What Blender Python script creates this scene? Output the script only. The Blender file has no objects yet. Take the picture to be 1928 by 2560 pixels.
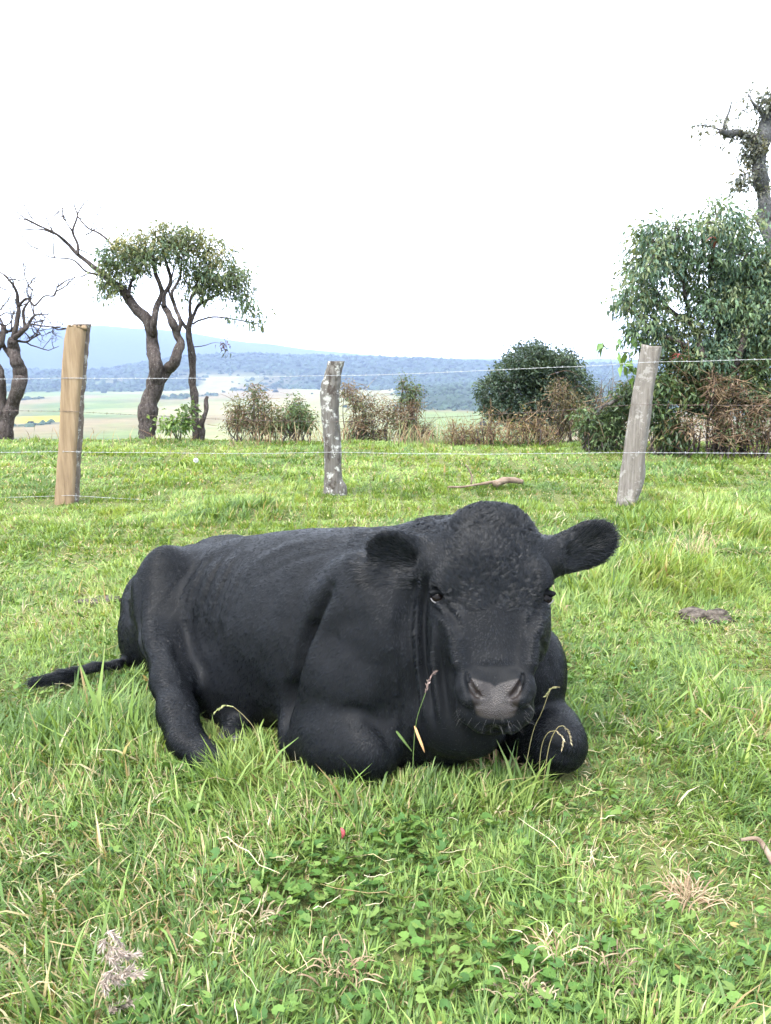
import bpy, bmesh, math, random
import numpy as np
from mathutils import Vector, Matrix

random.seed(7)
RNG = np.random.default_rng(11)
scene = bpy.context.scene
col = scene.collection
R = math.radians

# ---------------------------------------------------------------- camera
CAM_H, PITCH, FPX = 1.10, R(10.3), 1950.0        # eye height, downward tilt, focal length in photo pixels
cam_data = bpy.data.cameras.new('camera')
cam = bpy.data.objects.new('camera', cam_data); col.objects.link(cam)
cam.location = (0, 0, CAM_H)
cam.rotation_euler = (R(90) - PITCH, 0, 0)
cam_data.sensor_fit = 'VERTICAL'; cam_data.sensor_height = 36.0
cam_data.lens = 36.0 * FPX / 2560.0
cam_data.clip_start = 0.05; cam_data.clip_end = 60000.0
scene.camera = cam

# ---------------------------------------------------------------- sky and sun (bright overcast)
SUN_EL, SUN_AZ = R(58), R(215)                    # azimuth measured clockwise from +Y: from behind and left of the camera
world = bpy.data.worlds.new('World'); scene.world = world; world.use_nodes = True
wn, wl = world.node_tree.nodes, world.node_tree.links
wn.clear()
w_out = wn.new('ShaderNodeOutputWorld'); w_bg = wn.new('ShaderNodeBackground')
w_sky = wn.new('ShaderNodeTexSky'); w_sky.sky_type = 'NISHITA'; w_sky.sun_disc = False
w_sky.sun_elevation = SUN_EL; w_sky.sun_rotation = SUN_AZ
w_sky.air_density = 1.0; w_sky.dust_density = 3.0; w_sky.ozone_density = 1.0
w_hs = wn.new('ShaderNodeHueSaturation'); w_hs.inputs['Saturation'].default_value = 0.22
w_mix = wn.new('ShaderNodeMix'); w_mix.data_type = 'RGBA'; w_mix.inputs[0].default_value = 0.62
w_mix.inputs[7].default_value = (9.1, 9.95, 11.5, 1)      # even white cloud cover in front of the clear sky
wl.new(w_sky.outputs[0], w_hs.inputs['Color']); wl.new(w_hs.outputs[0], w_mix.inputs[6])
wl.new(w_mix.outputs[2], w_bg.inputs['Color']); wl.new(w_bg.outputs[0], w_out.inputs['Surface'])
w_bg.inputs['Strength'].default_value = 0.12
sun_d = bpy.data.lights.new('sun', 'SUN'); sun_d.energy = 1.4; sun_d.angle = R(16); sun_d.color = (1.0, 0.955, 0.88)
sun = bpy.data.objects.new('sun', sun_d); col.objects.link(sun)
_sd = Vector((math.sin(SUN_AZ)*math.cos(SUN_EL), math.cos(SUN_AZ)*math.cos(SUN_EL), math.sin(SUN_EL)))
sun.rotation_euler = _sd.to_track_quat('Z', 'Y').to_euler(); sun.location = _sd*30
vs = scene.view_settings
vs.view_transform = 'Standard'; vs.look = 'None'; vs.gamma = 1.0; vs.use_curve_mapping = False
vs.exposure = 2.28
scene.cycles.use_denoising = True
scene.cycles.max_bounces = 6; scene.cycles.diffuse_bounces = 3; scene.cycles.glossy_bounces = 2
scene.cycles.transmission_bounces = 4; scene.cycles.volume_bounces = 0; scene.cycles.transparent_max_bounces = 8
scene.cycles.caustics_reflective = False; scene.cycles.caustics_refractive = False
scene.cycles.use_adaptive_sampling = True; scene.cycles.adaptive_threshold = 0.02
try: scene.cycles_curves.shape = 'RIBBONS'
except Exception: pass

# ---------------------------------------------------------------- helpers
def P(u, v, Y):
    """World point seen at photo pixel (u, v) at the distance Y ahead of the camera."""
    dx, dy = (u-964.0)/FPX, (1280.0-v)/FPX
    d = np.array([dx, math.cos(PITCH)+dy*math.sin(PITCH), -math.sin(PITCH)+dy*math.cos(PITCH)])
    d *= Y/d[1]
    return np.array([d[0], Y, CAM_H+d[2]])

def lin(r, g, b):
    f = lambda c: (c/255/12.92) if c/255 <= .04045 else ((c/255+.055)/1.055)**2.4
    return (f(r), f(g), f(b), 1.0)

def tag(o, label=None, cat=None, group=None, kind=None):
    if label: o['label'] = label
    if cat: o['category'] = cat
    if group: o['group'] = group
    if kind: o['kind'] = kind
    return o

def empty(name, loc=(0, 0, 0)):
    o = bpy.data.objects.new(name, None); col.objects.link(o); o.location = [float(c) for c in loc]
    o.empty_display_size = .1
    return o

def npmesh(name, verts, faces, mat=None, parent=None, smooth=True, colors=None, link=True):
    """verts (N,3); faces (M,3) or (M,4) array; colors: optional (N,3) point colour called 'tint'."""
    verts = np.asarray(verts, np.float32); faces = np.asarray(faces, np.int32)
    me = bpy.data.meshes.new(name)
    n, m, k = len(verts), len(faces), faces.shape[1]
    me.vertices.add(n); me.vertices.foreach_set('co', verts.ravel())
    me.loops.add(m*k); me.loops.foreach_set('vertex_index', faces.ravel())
    me.polygons.add(m); me.polygons.foreach_set('loop_start', np.arange(0, m*k, k, dtype=np.int32))
    me.polygons.foreach_set('use_smooth', np.full(m, smooth, dtype=bool))
    if colors is not None:
        a = me.color_attributes.new('tint', 'FLOAT_COLOR', 'POINT')
        c = np.ones((n, 4), np.float32); c[:, :3] = colors
        a.data.foreach_set('color', c.ravel())
    me.update(calc_edges=True)
    if mat: me.materials.append(mat)
    if not link: return me
    return link_mesh(name, me, parent)

def link_mesh(name, me, parent=None):
    o = bpy.data.objects.new(name, me); col.objects.link(o)
    if parent is not None:
        o.parent = parent
        o.matrix_parent_inverse = Matrix.Translation(parent.location).inverted() if parent.parent is None else Matrix.Identity(4)
    return o

# value noise, smooth, vectorised
_nt = np.random.default_rng(5).random((64, 64, 64)).astype(np.float32)
def noise3(p, s=1.0):
    p = np.asarray(p, np.float32)*s + 1000.37
    i = np.floor(p).astype(np.int64); f = p-i; f = f*f*(3-2*f); i &= 63; j = (i+1) & 63
    x0, y0, z0 = i[..., 0], i[..., 1], i[..., 2]; x1, y1, z1 = j[..., 0], j[..., 1], j[..., 2]
    fx, fy, fz = f[..., 0], f[..., 1], f[..., 2]
    a = _nt[x0, y0, z0]*(1-fx)+_nt[x1, y0, z0]*fx; b = _nt[x0, y1, z0]*(1-fx)+_nt[x1, y1, z0]*fx
    c = _nt[x0, y0, z1]*(1-fx)+_nt[x1, y0, z1]*fx; d = _nt[x0, y1, z1]*(1-fx)+_nt[x1, y1, z1]*fx
    return (a*(1-fy)+b*fy)*(1-fz)+(c*(1-fy)+d*fy)*fz
def fbm(p, s=1.0, o=4):
    r = 0; a = .5; t = 0
    for k in range(o): r = r+a*noise3(p, s*2.03**k); t += a; a *= .5
    return r/t
def noise2(x, y, s=1.0, o=3, seed=0.0):
    return fbm(np.stack([x, y, np.zeros_like(x)+seed], -1), s, o)

def tube(path, rad, seg=8, cap=True):
    """A tube of varying radius along a path: verts, quads."""
    path = np.asarray(path, float); n = len(path); rad = np.broadcast_to(np.asarray(rad, float), (n,))
    t = np.gradient(path, axis=0); t /= np.linalg.norm(t, axis=1)[:, None]+1e-12
    ref = np.array([0., 0, 1]) if abs(t[0][2]) < .9 else np.array([1., 0, 0])
    u = np.cross(t[0], ref); u /= np.linalg.norm(u); us = []
    for k in range(n):
        u = u-t[k]*np.dot(u, t[k]); u /= np.linalg.norm(u)+1e-12; us.append(u)
    us = np.array(us); ws = np.cross(t, us)
    a = np.linspace(0, 2*np.pi, seg, endpoint=False)
    v = path[:, None]+rad[:, None, None]*(us[:, None]*np.cos(a)[None, :, None]+ws[:, None]*np.sin(a)[None, :, None])
    v = v.reshape(-1, 3)
    i = np.arange(n-1)[:, None]*seg; j = np.arange(seg)[None]; jn = (j+1) % seg
    f = np.stack([i+j, i+jn, i+seg+jn, i+seg+j], -1).reshape(-1, 4)
    if cap:
        c0, c1 = len(v), len(v)+1
        v = np.vstack([v, path[0], path[-1]])
        jj = np.arange(seg); jn = (jj+1) % seg
        e0 = np.stack([np.full(seg, c0), jn, jj, jj], -1)
        b = (n-1)*seg
        e1 = np.stack([np.full(seg, c1), b+jj, b+jn, b+jn], -1)
        # triangles stored as tris elsewhere: return quads and tris
        return v, f, np.vstack([e0[:, :3], e1[:, :3]])
    return v, f, np.zeros((0, 3), int)

def tri(f4, f3=None):
    f4 = np.asarray(f4)
    t = np.vstack([f4[:, [0, 1, 2]], f4[:, [0, 2, 3]]]) if len(f4) else np.zeros((0, 3), int)
    return np.vstack([t, f3]) if f3 is not None and len(f3) else t

class Geo:
    """Collects vertices and triangles (with optional tints) for one mesh."""
    def __init__(s): s.v, s.f, s.c, s.n = [], [], [], 0
    def add(s, v, f, c=None):
        v = np.asarray(v, np.float32); s.v.append(v); s.f.append(np.asarray(f, np.int64)+s.n); s.n += len(v)
        if c is not None: s.c.append(np.broadcast_to(np.asarray(c, np.float32), (len(v), 3)))
    def tube(s, path, rad, seg=8, c=None):
        v, q, t = tube(path, rad, seg); s.add(v, tri(q, t), c)
    def build(s, name, mat, parent=None, smooth=True):
        c = np.vstack(s.c) if s.c else None
        return npmesh(name, np.vstack(s.v), np.vstack(s.f), mat, parent, smooth, c)

def spline(pts, n):
    """Catmull-Rom through points (any dimension)."""
    p = np.asarray(pts, float); p = np.vstack([2*p[0]-p[1], p, 2*p[-1]-p[-2]])
    t = np.linspace(0, len(p)-3-1e-9, n); i = t.astype(int); f = (t-i)[:, None]
    a, b, c, d = p[i], p[i+1], p[i+2], p[i+3]
    return .5*(2*b+(c-a)*f+(2*a-5*b+4*c-d)*f**2+(3*b-a-3*c+d)*f**3)

# node material helper
class NM:
    def __init__(s, name):
        s.m = bpy.data.materials.new(name); s.m.use_nodes = True
        s.t = s.m.node_tree; s.t.nodes.clear()
        s.out = s.n('ShaderNodeOutputMaterial')
    def n(s, ty, **kw):
        nd = s.t.nodes.new(ty)
        for k, v in kw.items():
            if k.startswith('_'): setattr(nd, k[1:], v)
        return nd
    def l(s, a, b): s.t.links.new(a, b)
    def set(s, sock, v):
        if hasattr(v, 'is_output') or isinstance(v, bpy.types.NodeSocket): s.l(v, sock)
        else: sock.default_value = v
    def coords(s, kind='Object'): return s.n('ShaderNodeTexCoord').outputs[kind]
    def mapping(s, vec, scale=(1, 1, 1), rot=(0, 0, 0)):
        n = s.n('ShaderNodeMapping'); s.l(vec, n.inputs[0]); n.inputs['Scale'].default_value = scale; n.inputs['Rotation'].default_value = rot
        return n.outputs[0]
    def noise(s, vec, scale, detail=4, rough=.55, dist=0):
        n = s.n('ShaderNodeTexNoise'); s.l(vec, n.inputs['Vector']); n.inputs['Scale'].default_value = scale
        n.inputs['Detail'].default_value = detail; n.inputs['Roughness'].default_value = rough; n.inputs['Distortion'].default_value = dist
        return n.outputs['Fac']
    def voronoi(s, vec, scale, out='Distance', feature='F1'):
        n = s.n('ShaderNodeTexVoronoi'); n.feature = feature; s.l(vec, n.inputs['Vector']); n.inputs['Scale'].default_value = scale
        return n.outputs[out]
    def ramp(s, fac, stops, interp='LINEAR'):
        n = s.n('ShaderNodeValToRGB'); s.l(fac, n.inputs[0]); cr = n.color_ramp; cr.interpolation = interp
        while len(cr.elements) < len(stops): cr.elements.new(.5)
        for e, (p, c) in zip(cr.elements, stops):
            e.position = p; e.color = c if hasattr(c, '__len__') else (c, c, c, 1)
        return n.outputs[0]
    def mix(s, fac, a, b, mode='MIX'):
        n = s.n('ShaderNodeMix'); n.data_type = 'RGBA'; n.blend_type = mode
        s.set(n.inputs[0], fac); s.set(n.inputs[6], a); s.set(n.inputs[7], b)
        return n.outputs[2]
    def math(s, op, a, b=0.0, c=.14):
        n = s.n('ShaderNodeMath'); n.operation = op; s.set(n.inputs[0], a); s.set(n.inputs[1], b); n.inputs[2].default_value = c; return n.outputs[0]
    def attr(s, name, out='Color'):
        n = s.n('ShaderNodeAttribute'); n.attribute_name = name; return n.outputs[out]
    def bump(s, h, strength=.5, dist=.01):
        n = s.n('ShaderNodeBump'); s.l(h, n.inputs['Height']); n.inputs['Strength'].default_value = strength; n.inputs['Distance'].default_value = dist
        return n.outputs[0]
    def bsdf(s, color, rough=.7, spec=.3, normal=None, **kw):
        b = s.n('ShaderNodeBsdfPrincipled'); s.set(b.inputs['Base Color'], color); s.set(b.inputs['Roughness'], rough)
        s.set(b.inputs['Specular IOR Level'], spec)
        if normal is not None: s.l(normal, b.inputs['Normal'])
        for k, v in kw.items(): s.set(b.inputs[k.replace('_', ' ')], v)
        s.l(b.outputs[0], s.out.inputs[0]); s.b = b
        return s.m
    def leaf(s, color, rough=.5, spec=.3, trans=.35, tcol=None):
        """diffuse+gloss front with light passing through the leaf"""
        b = s.n('ShaderNodeBsdfPrincipled'); s.set(b.inputs['Base Color'], color); s.set(b.inputs['Roughness'], rough); s.set(b.inputs['Specular IOR Level'], spec)
        t = s.n('ShaderNodeBsdfTranslucent'); s.set(t.inputs[0], tcol if tcol is not None else color)
        x = s.n('ShaderNodeMixShader'); x.inputs[0].default_value = trans
        s.l(b.outputs[0], x.inputs[1]); s.l(t.outputs[0], x.inputs[2]); s.l(x.outputs[0], s.out.inputs[0])
        return s.m
HAZE_DENSITY = 6.5e-5
# ================================================================ LAND
def azimuth_u(x, y): return 964+FPX*x/np.maximum(.984*y, 1e-3)

def ground_z(x, y):
    x, y = np.asarray(x, float), np.asarray(y, float)
    und = .10*(noise2(x, y, .55, 3, 3.1)-.5)+.05*(noise2(x, y, 1.9, 2, 8.2)-.5)
    calm = np.clip(np.hypot((x+.2)/1.6, (y-2.4)/1.2)-.7, 0, 1)            # level where the animal lies
    s = np.maximum(0, y-11.5+.25*np.sin(x*.35)); sr = s*s/(s+6)
    near = np.clip((1.9-y)/1.2, 0, 1)
    return und*calm*(.6+.4*np.clip(y/6, 0, 1))-100*(1-np.exp(-sr/350.))-.0*near

CREST1 = np.array([(-1200, 915), (0, 925), (250, 925), (340, 912), (456, 893), (600, 888), (760, 893), (950, 895), (1180, 904), (1320, 907), (1560, 914), (1928, 915), (3200, 905)])
CREST2 = np.array([(-1200, 850), (-300, 848), (0, 838), (60, 834), (120, 836), (265, 826), (400, 832), (480, 838), (600, 857), (680, 866), (760, 878), (900, 888), (1050, 897), (1928, 905), (3200, 880)])
def valley_z(x, y):
    d = np.hypot(x, y); u = azimuth_u(x, np.maximum(y, 1))
    u = np.where(y < 1, np.where(x < 0, -1200, 3200), np.clip(u, -1200, 3200))
    base = ground_z(x, y)
    far = np.clip((d-300)/700, 0, 1)*(y > 0)
    base = base+far*(26*(noise2(x, y, 1/900., 3, 1.7)-.5)+8*(noise2(x, y, 1/260., 2, 4.4)-.5))
    h1 = (925.6-np.interp(u, CREST1[:, 0], CREST1[:, 1]))/FPX*5800+100
    h2 = (925.6-np.interp(u, CREST2[:, 0], CREST2[:, 1]))/FPX*11500+100
    n1 = noise2(x, y, 1/700., 4, 9.1)-.5; n2 = noise2(x, y, 1/1800., 4, 6.3)-.5
    b1 = np.clip(1-np.abs(d-5800)/1900, 0, 1); b1 = b1*b1*(3-2*b1)
    b2 = np.clip(1-np.abs(d-11500)/4200, 0, 1); b2 = b2*b2*(3-2*b2)
    fwd = np.clip(y/2000, 0, 1)
    b3 = np.clip((d-1850)/900, 0, 1)*np.clip((u-960)/160, 0, 1)*np.clip((5200-d)/1500, 0, 1)      # the nearer wooded slope on the right
    return base+fwd*(b1*(h1+38*n1)+b2*(h2*(1+.25*n2))+b3*(34+16*n1))

# pasture: the near sheet of ground
gx_ = np.r_[np.linspace(-60, -9, 30), np.linspace(-8.6, 8.6, 130), np.linspace(9, 60, 30)]
gy_ = np.r_[np.linspace(-40, -1.2, 24), np.linspace(-1, 14.5, 130), np.linspace(14.8, 30, 34)]
GX, GY = np.meshgrid(gx_, gy_, indexing='ij')
GZ = ground_z(GX, GY)
nx, ny = GX.shape
i = np.arange(nx-1)[:, None]*ny; j = np.arange(ny-1)[None]
gf = np.stack([i+j, i+ny+j, i+ny+j+1, i+j+1], -1).reshape(-1, 4)
m = NM('pasture_soil'); co = m.coords('Object')
M_SOIL = m.bsdf(m.mix(m.noise(co, 5, 5), m.ramp(m.noise(co, 40, 4), [(.3, (.050, .070, .020, 1)), (.7, (.090, .110, .034, 1))]), (.12, .115, .045, 1)), .95, .1,
                m.bump(m.noise(co, 60, 4), .6, .02))
pasture = tag(npmesh('pasture_ground', np.stack([GX, GY, GZ], -1).reshape(-1, 3), gf, M_SOIL), kind='structure')

# valley, far slopes and mountains: one sheet out to the horizon
ang = np.r_[np.linspace(-180, -42, 30), np.linspace(-41, 41, 260), np.linspace(42, 180, 30)]
rad = np.r_[np.geomspace(24, 900, 26), np.geomspace(920, 17000, 210)]
AA, RR = np.meshgrid(np.radians(ang), rad, indexing='ij')
VX, VY = RR*np.sin(AA), RR*np.cos(AA)
VZ = valley_z(VX, VY)-.35*np.clip((40-RR)/10, 0, 1)
nx, ny = VX.shape
i = np.arange(nx-1)[:, None]*ny; j = np.arange(ny-1)[None]
vf = np.stack([i+j, i+ny+j, i+ny+j+1, i+j+1], -1).reshape(-1, 4)
# land use: woods, dry hay fields, pasture, a yellow crop
u_ = azimuth_u(VX, np.maximum(VY, 1)); D_v = np.hypot(VX, VY)
def sm(a, b, t): t = np.clip((t-a)/(b-a), 0, 1); return t*t*(3-2*t)
def mixc(c, d, k): return c*(1-k[..., None])+np.array(d)*k[..., None]
tan_, grn, lim, yel, wood, blu = (.150, .122, .068), (.075, .108, .040), (.108, .138, .048), (.30, .25, .025), (.026, .040, .026), (.024, .036, .030)
cell = noise2(VX, VY*.5, 1/420., 2, 12.5); cell2 = noise2(VX, VY*.45, 1/230., 2, 15.5)
tc = np.zeros(VX.shape+(3,))+np.array(tan_)
left = np.maximum(sm(520, 240, u_+260*(cell-.5)), .35*sm(.45, .6, cell2))
tc = mixc(tc, grn, left*sm(.35, .55, cell)); tc = mixc(tc, lim, left*sm(.5, .6, cell2)*.9)
tc = mixc(tc, (.20, .205, .10), sm(.52, .58, cell)*.5)
tc = mixc(tc, yel, sm(190, 160, u_)*sm(20, 45, u_)*sm(1600, 1660, D_v)*sm(1930, 1880, D_v))
tc = mixc(tc, lim, sm(1000, 1060, u_)*sm(1400, 1300, u_)*sm(1950, 1850, D_v))
tc = mixc(tc, wood, (1-sm(.30, .36, cell2))*sm(900, 1500, D_v)*.8)                                   # copses
clear = sm(.50, .56, noise2(VX, VY, 1/520., 2, 21.0))*sm(4900, 4500, D_v)*sm(800, 560, u_)
wooded = np.maximum(sm(3950, 4150, D_v+500*(cell-.5)), sm(1900, 2000, D_v+350*(cell2-.5))*sm(960, 1060, u_))
wooded = wooded*(1-clear*.9)
tc = mixc(tc, wood, wooded); tc = mixc(tc, blu, sm(7600, 8200, D_v))
tc *= (.86+.28*noise2(VX, VY, 1/60., 3, 2.2))[..., None]
m = NM('valley_fields'); co = m.coords('Object')
M_VAL = m.bsdf(m.mix(.5, m.attr('tint'), m.ramp(m.noise(co, .02, 5, .65), [(.3, .55), (.7, 1.35)]), 'MULTIPLY'), .95, .05)
valley = tag(npmesh('valley', np.stack([VX, VY, VZ], -1).reshape(-1, 3), vf, M_VAL, None, True, tc.reshape(-1, 3)), kind='structure')

# far woods: crowns of the trees on the slopes, one mass
rw = np.random.default_rng(21)
NW = 11000
a_ = np.radians(rw.uniform(-34, 34, NW*3)); d_ = np.where(rw.random(NW*3) < .42, rw.uniform(1300, 4200, NW*3), rw.uniform(2900, 6300, NW*3))
x_, y_ = d_*np.sin(a_), d_*np.cos(a_); uu = azimuth_u(x_, y_)
c1 = noise2(x_, y_*.5, 1/420., 2, 12.5); c2 = noise2(x_, y_*.45, 1/230., 2, 15.5)
cl = sm(.50, .56, noise2(x_, y_, 1/520., 2, 21.0))*sm(4900, 4500, d_)*sm(800, 560, uu)
wd = np.maximum(sm(3950, 4150, d_+500*(c1-.5)), sm(1900, 2000, d_+350*(c2-.5))*sm(960, 1060, uu))*(1-cl)
wd = np.maximum(wd, (1-sm(.30, .36, c2))*.8*sm(900, 1500, d_)); wd = np.maximum(wd, .004)
k = np.where(rw.random(NW*3) < wd)[0][:NW]
x_, y_, d_ = x_[k], y_[k], d_[k]; z_ = valley_z(x_, y_); n_ = len(k)
ico = np.array([(0, 0, 1)]+[(math.cos(t)*.72, math.sin(t)*.72, .62) for t in np.linspace(0, 2*np.pi, 6)[:5]]+[(math.cos(t+.6), math.sin(t+.6), .05) for t in np.linspace(0, 2*np.pi, 6)[:5]])
icf = np.array([(0, 1+q, 1+(q+1) % 5) for q in range(5)]+[(1+q, 6+q, 1+(q+1) % 5) for q in range(5)]+[(1+(q+1) % 5, 6+q, 6+(q+1) % 5) for q in range(5)])
sz = rw.uniform(8, 20, n_)*(.25+.75*d_/5000); sc3 = np.stack([sz, sz, sz*rw.uniform(.7, 1.2, n_)], -1)
wv = (ico[None]*(1+rw.uniform(-.25, .25, (n_, 11, 1))))*sc3[:, None]+np.stack([x_, y_, z_-1], -1)[:, None]
wf = icf[None]+(np.arange(n_)*11)[:, None, None]
wc = (np.array(wood)*rw.uniform(.6, 1.9, (n_, 1)))[:, None].repeat(11, 1)
m = NM('far_woods'); M_FW = m.bsdf(m.attr('tint'), .9, .1)
tag(npmesh('far_woods', wv.reshape(-1, 3), wf.reshape(-1, 3), M_FW, None, False, wc.reshape(-1, 3)), 'hazy dark woods covering the far slopes across the valley', 'woods', kind='stuff')

# haze in the air
hz = NM('haze_air'); pv = hz.n('ShaderNodeVolumePrincipled')
pv.inputs['Color'].default_value = (.50, .64, 1.0, 1); pv.inputs['Density'].default_value = HAZE_DENSITY; pv.inputs['Anisotropy'].default_value = .0
hz.l(pv.outputs[0], hz.out.inputs['Volume'])
x0, x1, y0, y1, z0, z1 = -17600, 17600, -17600, 17600, -190, 760
hv = [(x, y, z) for x in (x0, x1) for y in (y0, y1) for z in (z0, z1)]
hf = [(0, 1, 3, 2), (4, 6, 7, 5), (0, 4, 5, 1), (2, 3, 7, 6), (0, 2, 6, 4), (1, 5, 7, 3)]
tag(npmesh('haze', np.array(hv), np.array(hf), hz.m, None, False), 'thin blue haze filling the air over the valley', 'haze', kind='stuff')
# ================================================================ COW (one continuous body, modelled as a smooth implicit solid)
def loft_profile(rows, n=240):
    rows = np.asarray(rows, float)
    t = np.linspace(rows[0, 0], rows[-1, 0], n)
    out = [t]
    for c in range(1, rows.shape[1]):
        y = np.interp(t, rows[:, 0], rows[:, c])
        k = max(3, n//16); ker = np.hanning(k+2)[1:-1]; ker /= ker.sum()
        out.append(np.convolve(np.pad(y, k//2, mode='edge'), ker, 'valid')[:n])
    return out

class Field:
    """signed distance on a grid whose spacing is finer where the head is"""
    def __init__(s, axes):
        s.ax = [np.asarray(a, np.float32) for a in axes]; s.n = np.array([len(a) for a in s.ax])
        s.d = np.full(s.n, .3, np.float32)
    def idx(s, p): return tuple(int(np.clip(np.searchsorted(s.ax[i], p[i]), 0, s.n[i]-1)) for i in range(3))
    def box(s, lo, hi):
        sl = []
        for i in range(3):
            a = max(0, int(np.searchsorted(s.ax[i], lo[i]))-1); b = min(s.n[i], int(np.searchsorted(s.ax[i], hi[i]))+2); sl.append(slice(a, max(b, a+2)))
        return tuple(sl), np.meshgrid(*[s.ax[i][sl[i]] for i in range(3)], indexing='ij', sparse=True)
    def put(s, sl, d, k, sub=False):
        a = s.d[sl]; d = d.astype(np.float32)
        if sub: a, d = -a, d
        h = np.maximum(k-np.abs(a-d), 0)/k
        r = np.minimum(a, d)-h*h*k*.25
        s.d[sl] = -r if sub else r
    def cone(s, a, b, ra, rb, k=.05, sub=False):
        a, b = np.asarray(a, float), np.asarray(b, float); m = max(ra, rb)+k+.02
        sl, (x, y, z) = s.box(np.minimum(a, b)-m, np.maximum(a, b)+m)
        ab = b-a; L = ab@ab+1e-9
        t = np.clip(((x-a[0])*ab[0]+(y-a[1])*ab[1]+(z-a[2])*ab[2])/L, 0, 1)
        d = np.sqrt((x-a[0]-ab[0]*t)**2+(y-a[1]-ab[1]*t)**2+(z-a[2]-ab[2]*t)**2)-(ra+(rb-ra)*t)
        s.put(sl, d, k, sub)
    def chain(s, pts, rad, k=.05, sub=False):
        for i in range(len(pts)-1): s.cone(pts[i], pts[i+1], rad[i], rad[i+1], k, sub)
    def ell(s, c, r, M=None, k=.05, sub=False):
        """ellipsoid: centre c, radii r, M rows = its axes in world space"""
        c = np.asarray(c, float); r = np.asarray(r, float); M = np.eye(3) if M is None else np.asarray(M, float)
        ext = np.sqrt(((M*r[:, None])**2).sum(0))+k+.02
        sl, (x, y, z) = s.box(c-ext, c+ext)
        dx, dy, dz = x-c[0], y-c[1], z-c[2]; q0 = 0; q1 = 0
        for i in range(3):
            l = dx*M[i, 0]+dy*M[i, 1]+dz*M[i, 2]
            q0 = q0+(l/r[i])**2; q1 = q1+(l/r[i]**2)**2
        q0 = np.sqrt(q0); d = q0*(q0-1)/np.maximum(np.sqrt(q1), 1e-6)
        s.put(sl, d, k, sub)

def surface_nets(F):
    d = F.d; n = np.array(d.shape)
    ins = d < 0
    c = np.zeros(n-1, np.int8)
    for i in (0, 1):
        for j in (0, 1):
            for k in (0, 1): c += ins[i:n[0]-1+i, j:n[1]-1+j, k:n[2]-1+k]
    act = np.argwhere((c > 0) & (c < 8))
    idx = np.full(n-1, -1, np.int32); idx[tuple(act.T)] = np.arange(len(act))
    acc = np.zeros((len(act), 3)); cnt = np.zeros(len(act))
    cor = [(i, j, k) for i in (0, 1) for j in (0, 1) for k in (0, 1)]
    val = {q: d[act[:, 0]+q[0], act[:, 1]+q[1], act[:, 2]+q[2]] for q in cor}
    for a in cor:
        for ax in range(3):
            if a[ax]: continue
            b = list(a); b[ax] = 1; b = tuple(b)
            va, vb = val[a], val[b]; m = (va < 0) != (vb < 0)
            t = va[m]/(va[m]-vb[m])
            p = np.zeros((m.sum(), 3))+np.array(a, float); p[:, ax] = t
            acc[m] += p; cnt[m] += 1
    g = act+acc/cnt[:, None]
    v = np.stack([np.interp(g[:, i], np.arange(len(F.ax[i])), F.ax[i]) for i in range(3)], 1)
    faces = []
    for ax in range(3):
        s0 = [slice(None)]*3; s1 = [slice(None)]*3; s0[ax] = slice(0, -1); s1[ax] = slice(1, None)
        A, B = ins[tuple(s0)], ins[tuple(s1)]
        e = np.argwhere(A != B)
        o1, o2 = (ax+1) % 3, (ax+2) % 3
        ok = (e[:, o1] > 0) & (e[:, o2] > 0) & (e[:, o1] < n[o1]-1) & (e[:, o2] < n[o2]-1); e = e[ok]
        q = []
        for (p1, p2) in ((-1, -1), (0, -1), (0, 0), (-1, 0)):
            g = e.copy(); g[:, o1] += p1; g[:, o2] += p2; q.append(idx[tuple(g.T)])
        q = np.stack(q, 1); flip = ~A[tuple(e.T)]
        q[flip] = q[flip][:, ::-1]; faces.append(q)
    f = np.vstack(faces); f = f[(f >= 0).all(1)]
    return v, f

def laplace(v, f, it=2, lam=.5):
    e = np.vstack([f[:, [0, 1]], f[:, [1, 2]], f[:, [2, 3]], f[:, [3, 0]]]); n = len(v)
    cnt = np.bincount(e[:, 0], minlength=n)+np.bincount(e[:, 1], minlength=n)
    for _ in range(it):
        s = np.zeros_like(v)
        for k in range(3):
            s[:, k] = np.bincount(e[:, 0], v[e[:, 1], k], n)+np.bincount(e[:, 1], v[e[:, 0], k], n)
        v = v+(s/np.maximum(cnt, 1)[:, None]-v)*lam
    return v

def graded(segs):
    out = [segs[0][0]]
    for a, b, h in segs:
        n = max(1, int(round((b-a)/h))); out += list(a+(b-a)*np.arange(1, n+1)/n)
    return out
CF = Field([graded([(-1.46, .07, .0078), (.07, .44, .0036), (.44, .80, .0078)]), graded([(1.60, 1.66, .0078), (1.66, 1.98, .0036), (1.98, 3.22, .0078)]), graded([(-.05, .22, .0078), (.22, .80, .0039), (.80, .86, .0078)])])

# trunk: x, y, half width, bottom, top
TR = np.array([
 (-.945, 2.985, .10, .04, .315), (-.895, 2.955, .165, .00, .370), (-.80, 2.885, .210, -.03, .425), (-.67, 2.78, .228, -.03, .470),
 (-.50, 2.665, .255, -.04, .527), (-.31, 2.53, .305, -.05, .575), (-.12, 2.385, .320, -.05, .615), (.03, 2.25, .285, -.05, .628),
 (.11, 2.14, .265, -.03, .60), (.175, 2.045, .215, .0, .50), (.205, 1.975, .12, .08, .36)])
seg = np.r_[0, np.cumsum(np.hypot(*np.diff(TR[:, :2], axis=0).T))]
tr = loft_profile(np.column_stack([seg, TR]), 120)
tt, tx, ty, tw, tb, tp = tr
gx, gy = np.meshgrid(CF.ax[0], CF.ax[1], indexing='ij')
best = np.full(gx.shape, 9., np.float32); bi = np.zeros(gx.shape, np.int32)
for i in range(len(tt)):
    q = (gx-tx[i])**2+(gy-ty[i])**2
    m = q < best; best[m] = q[m]; bi[m] = i
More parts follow.
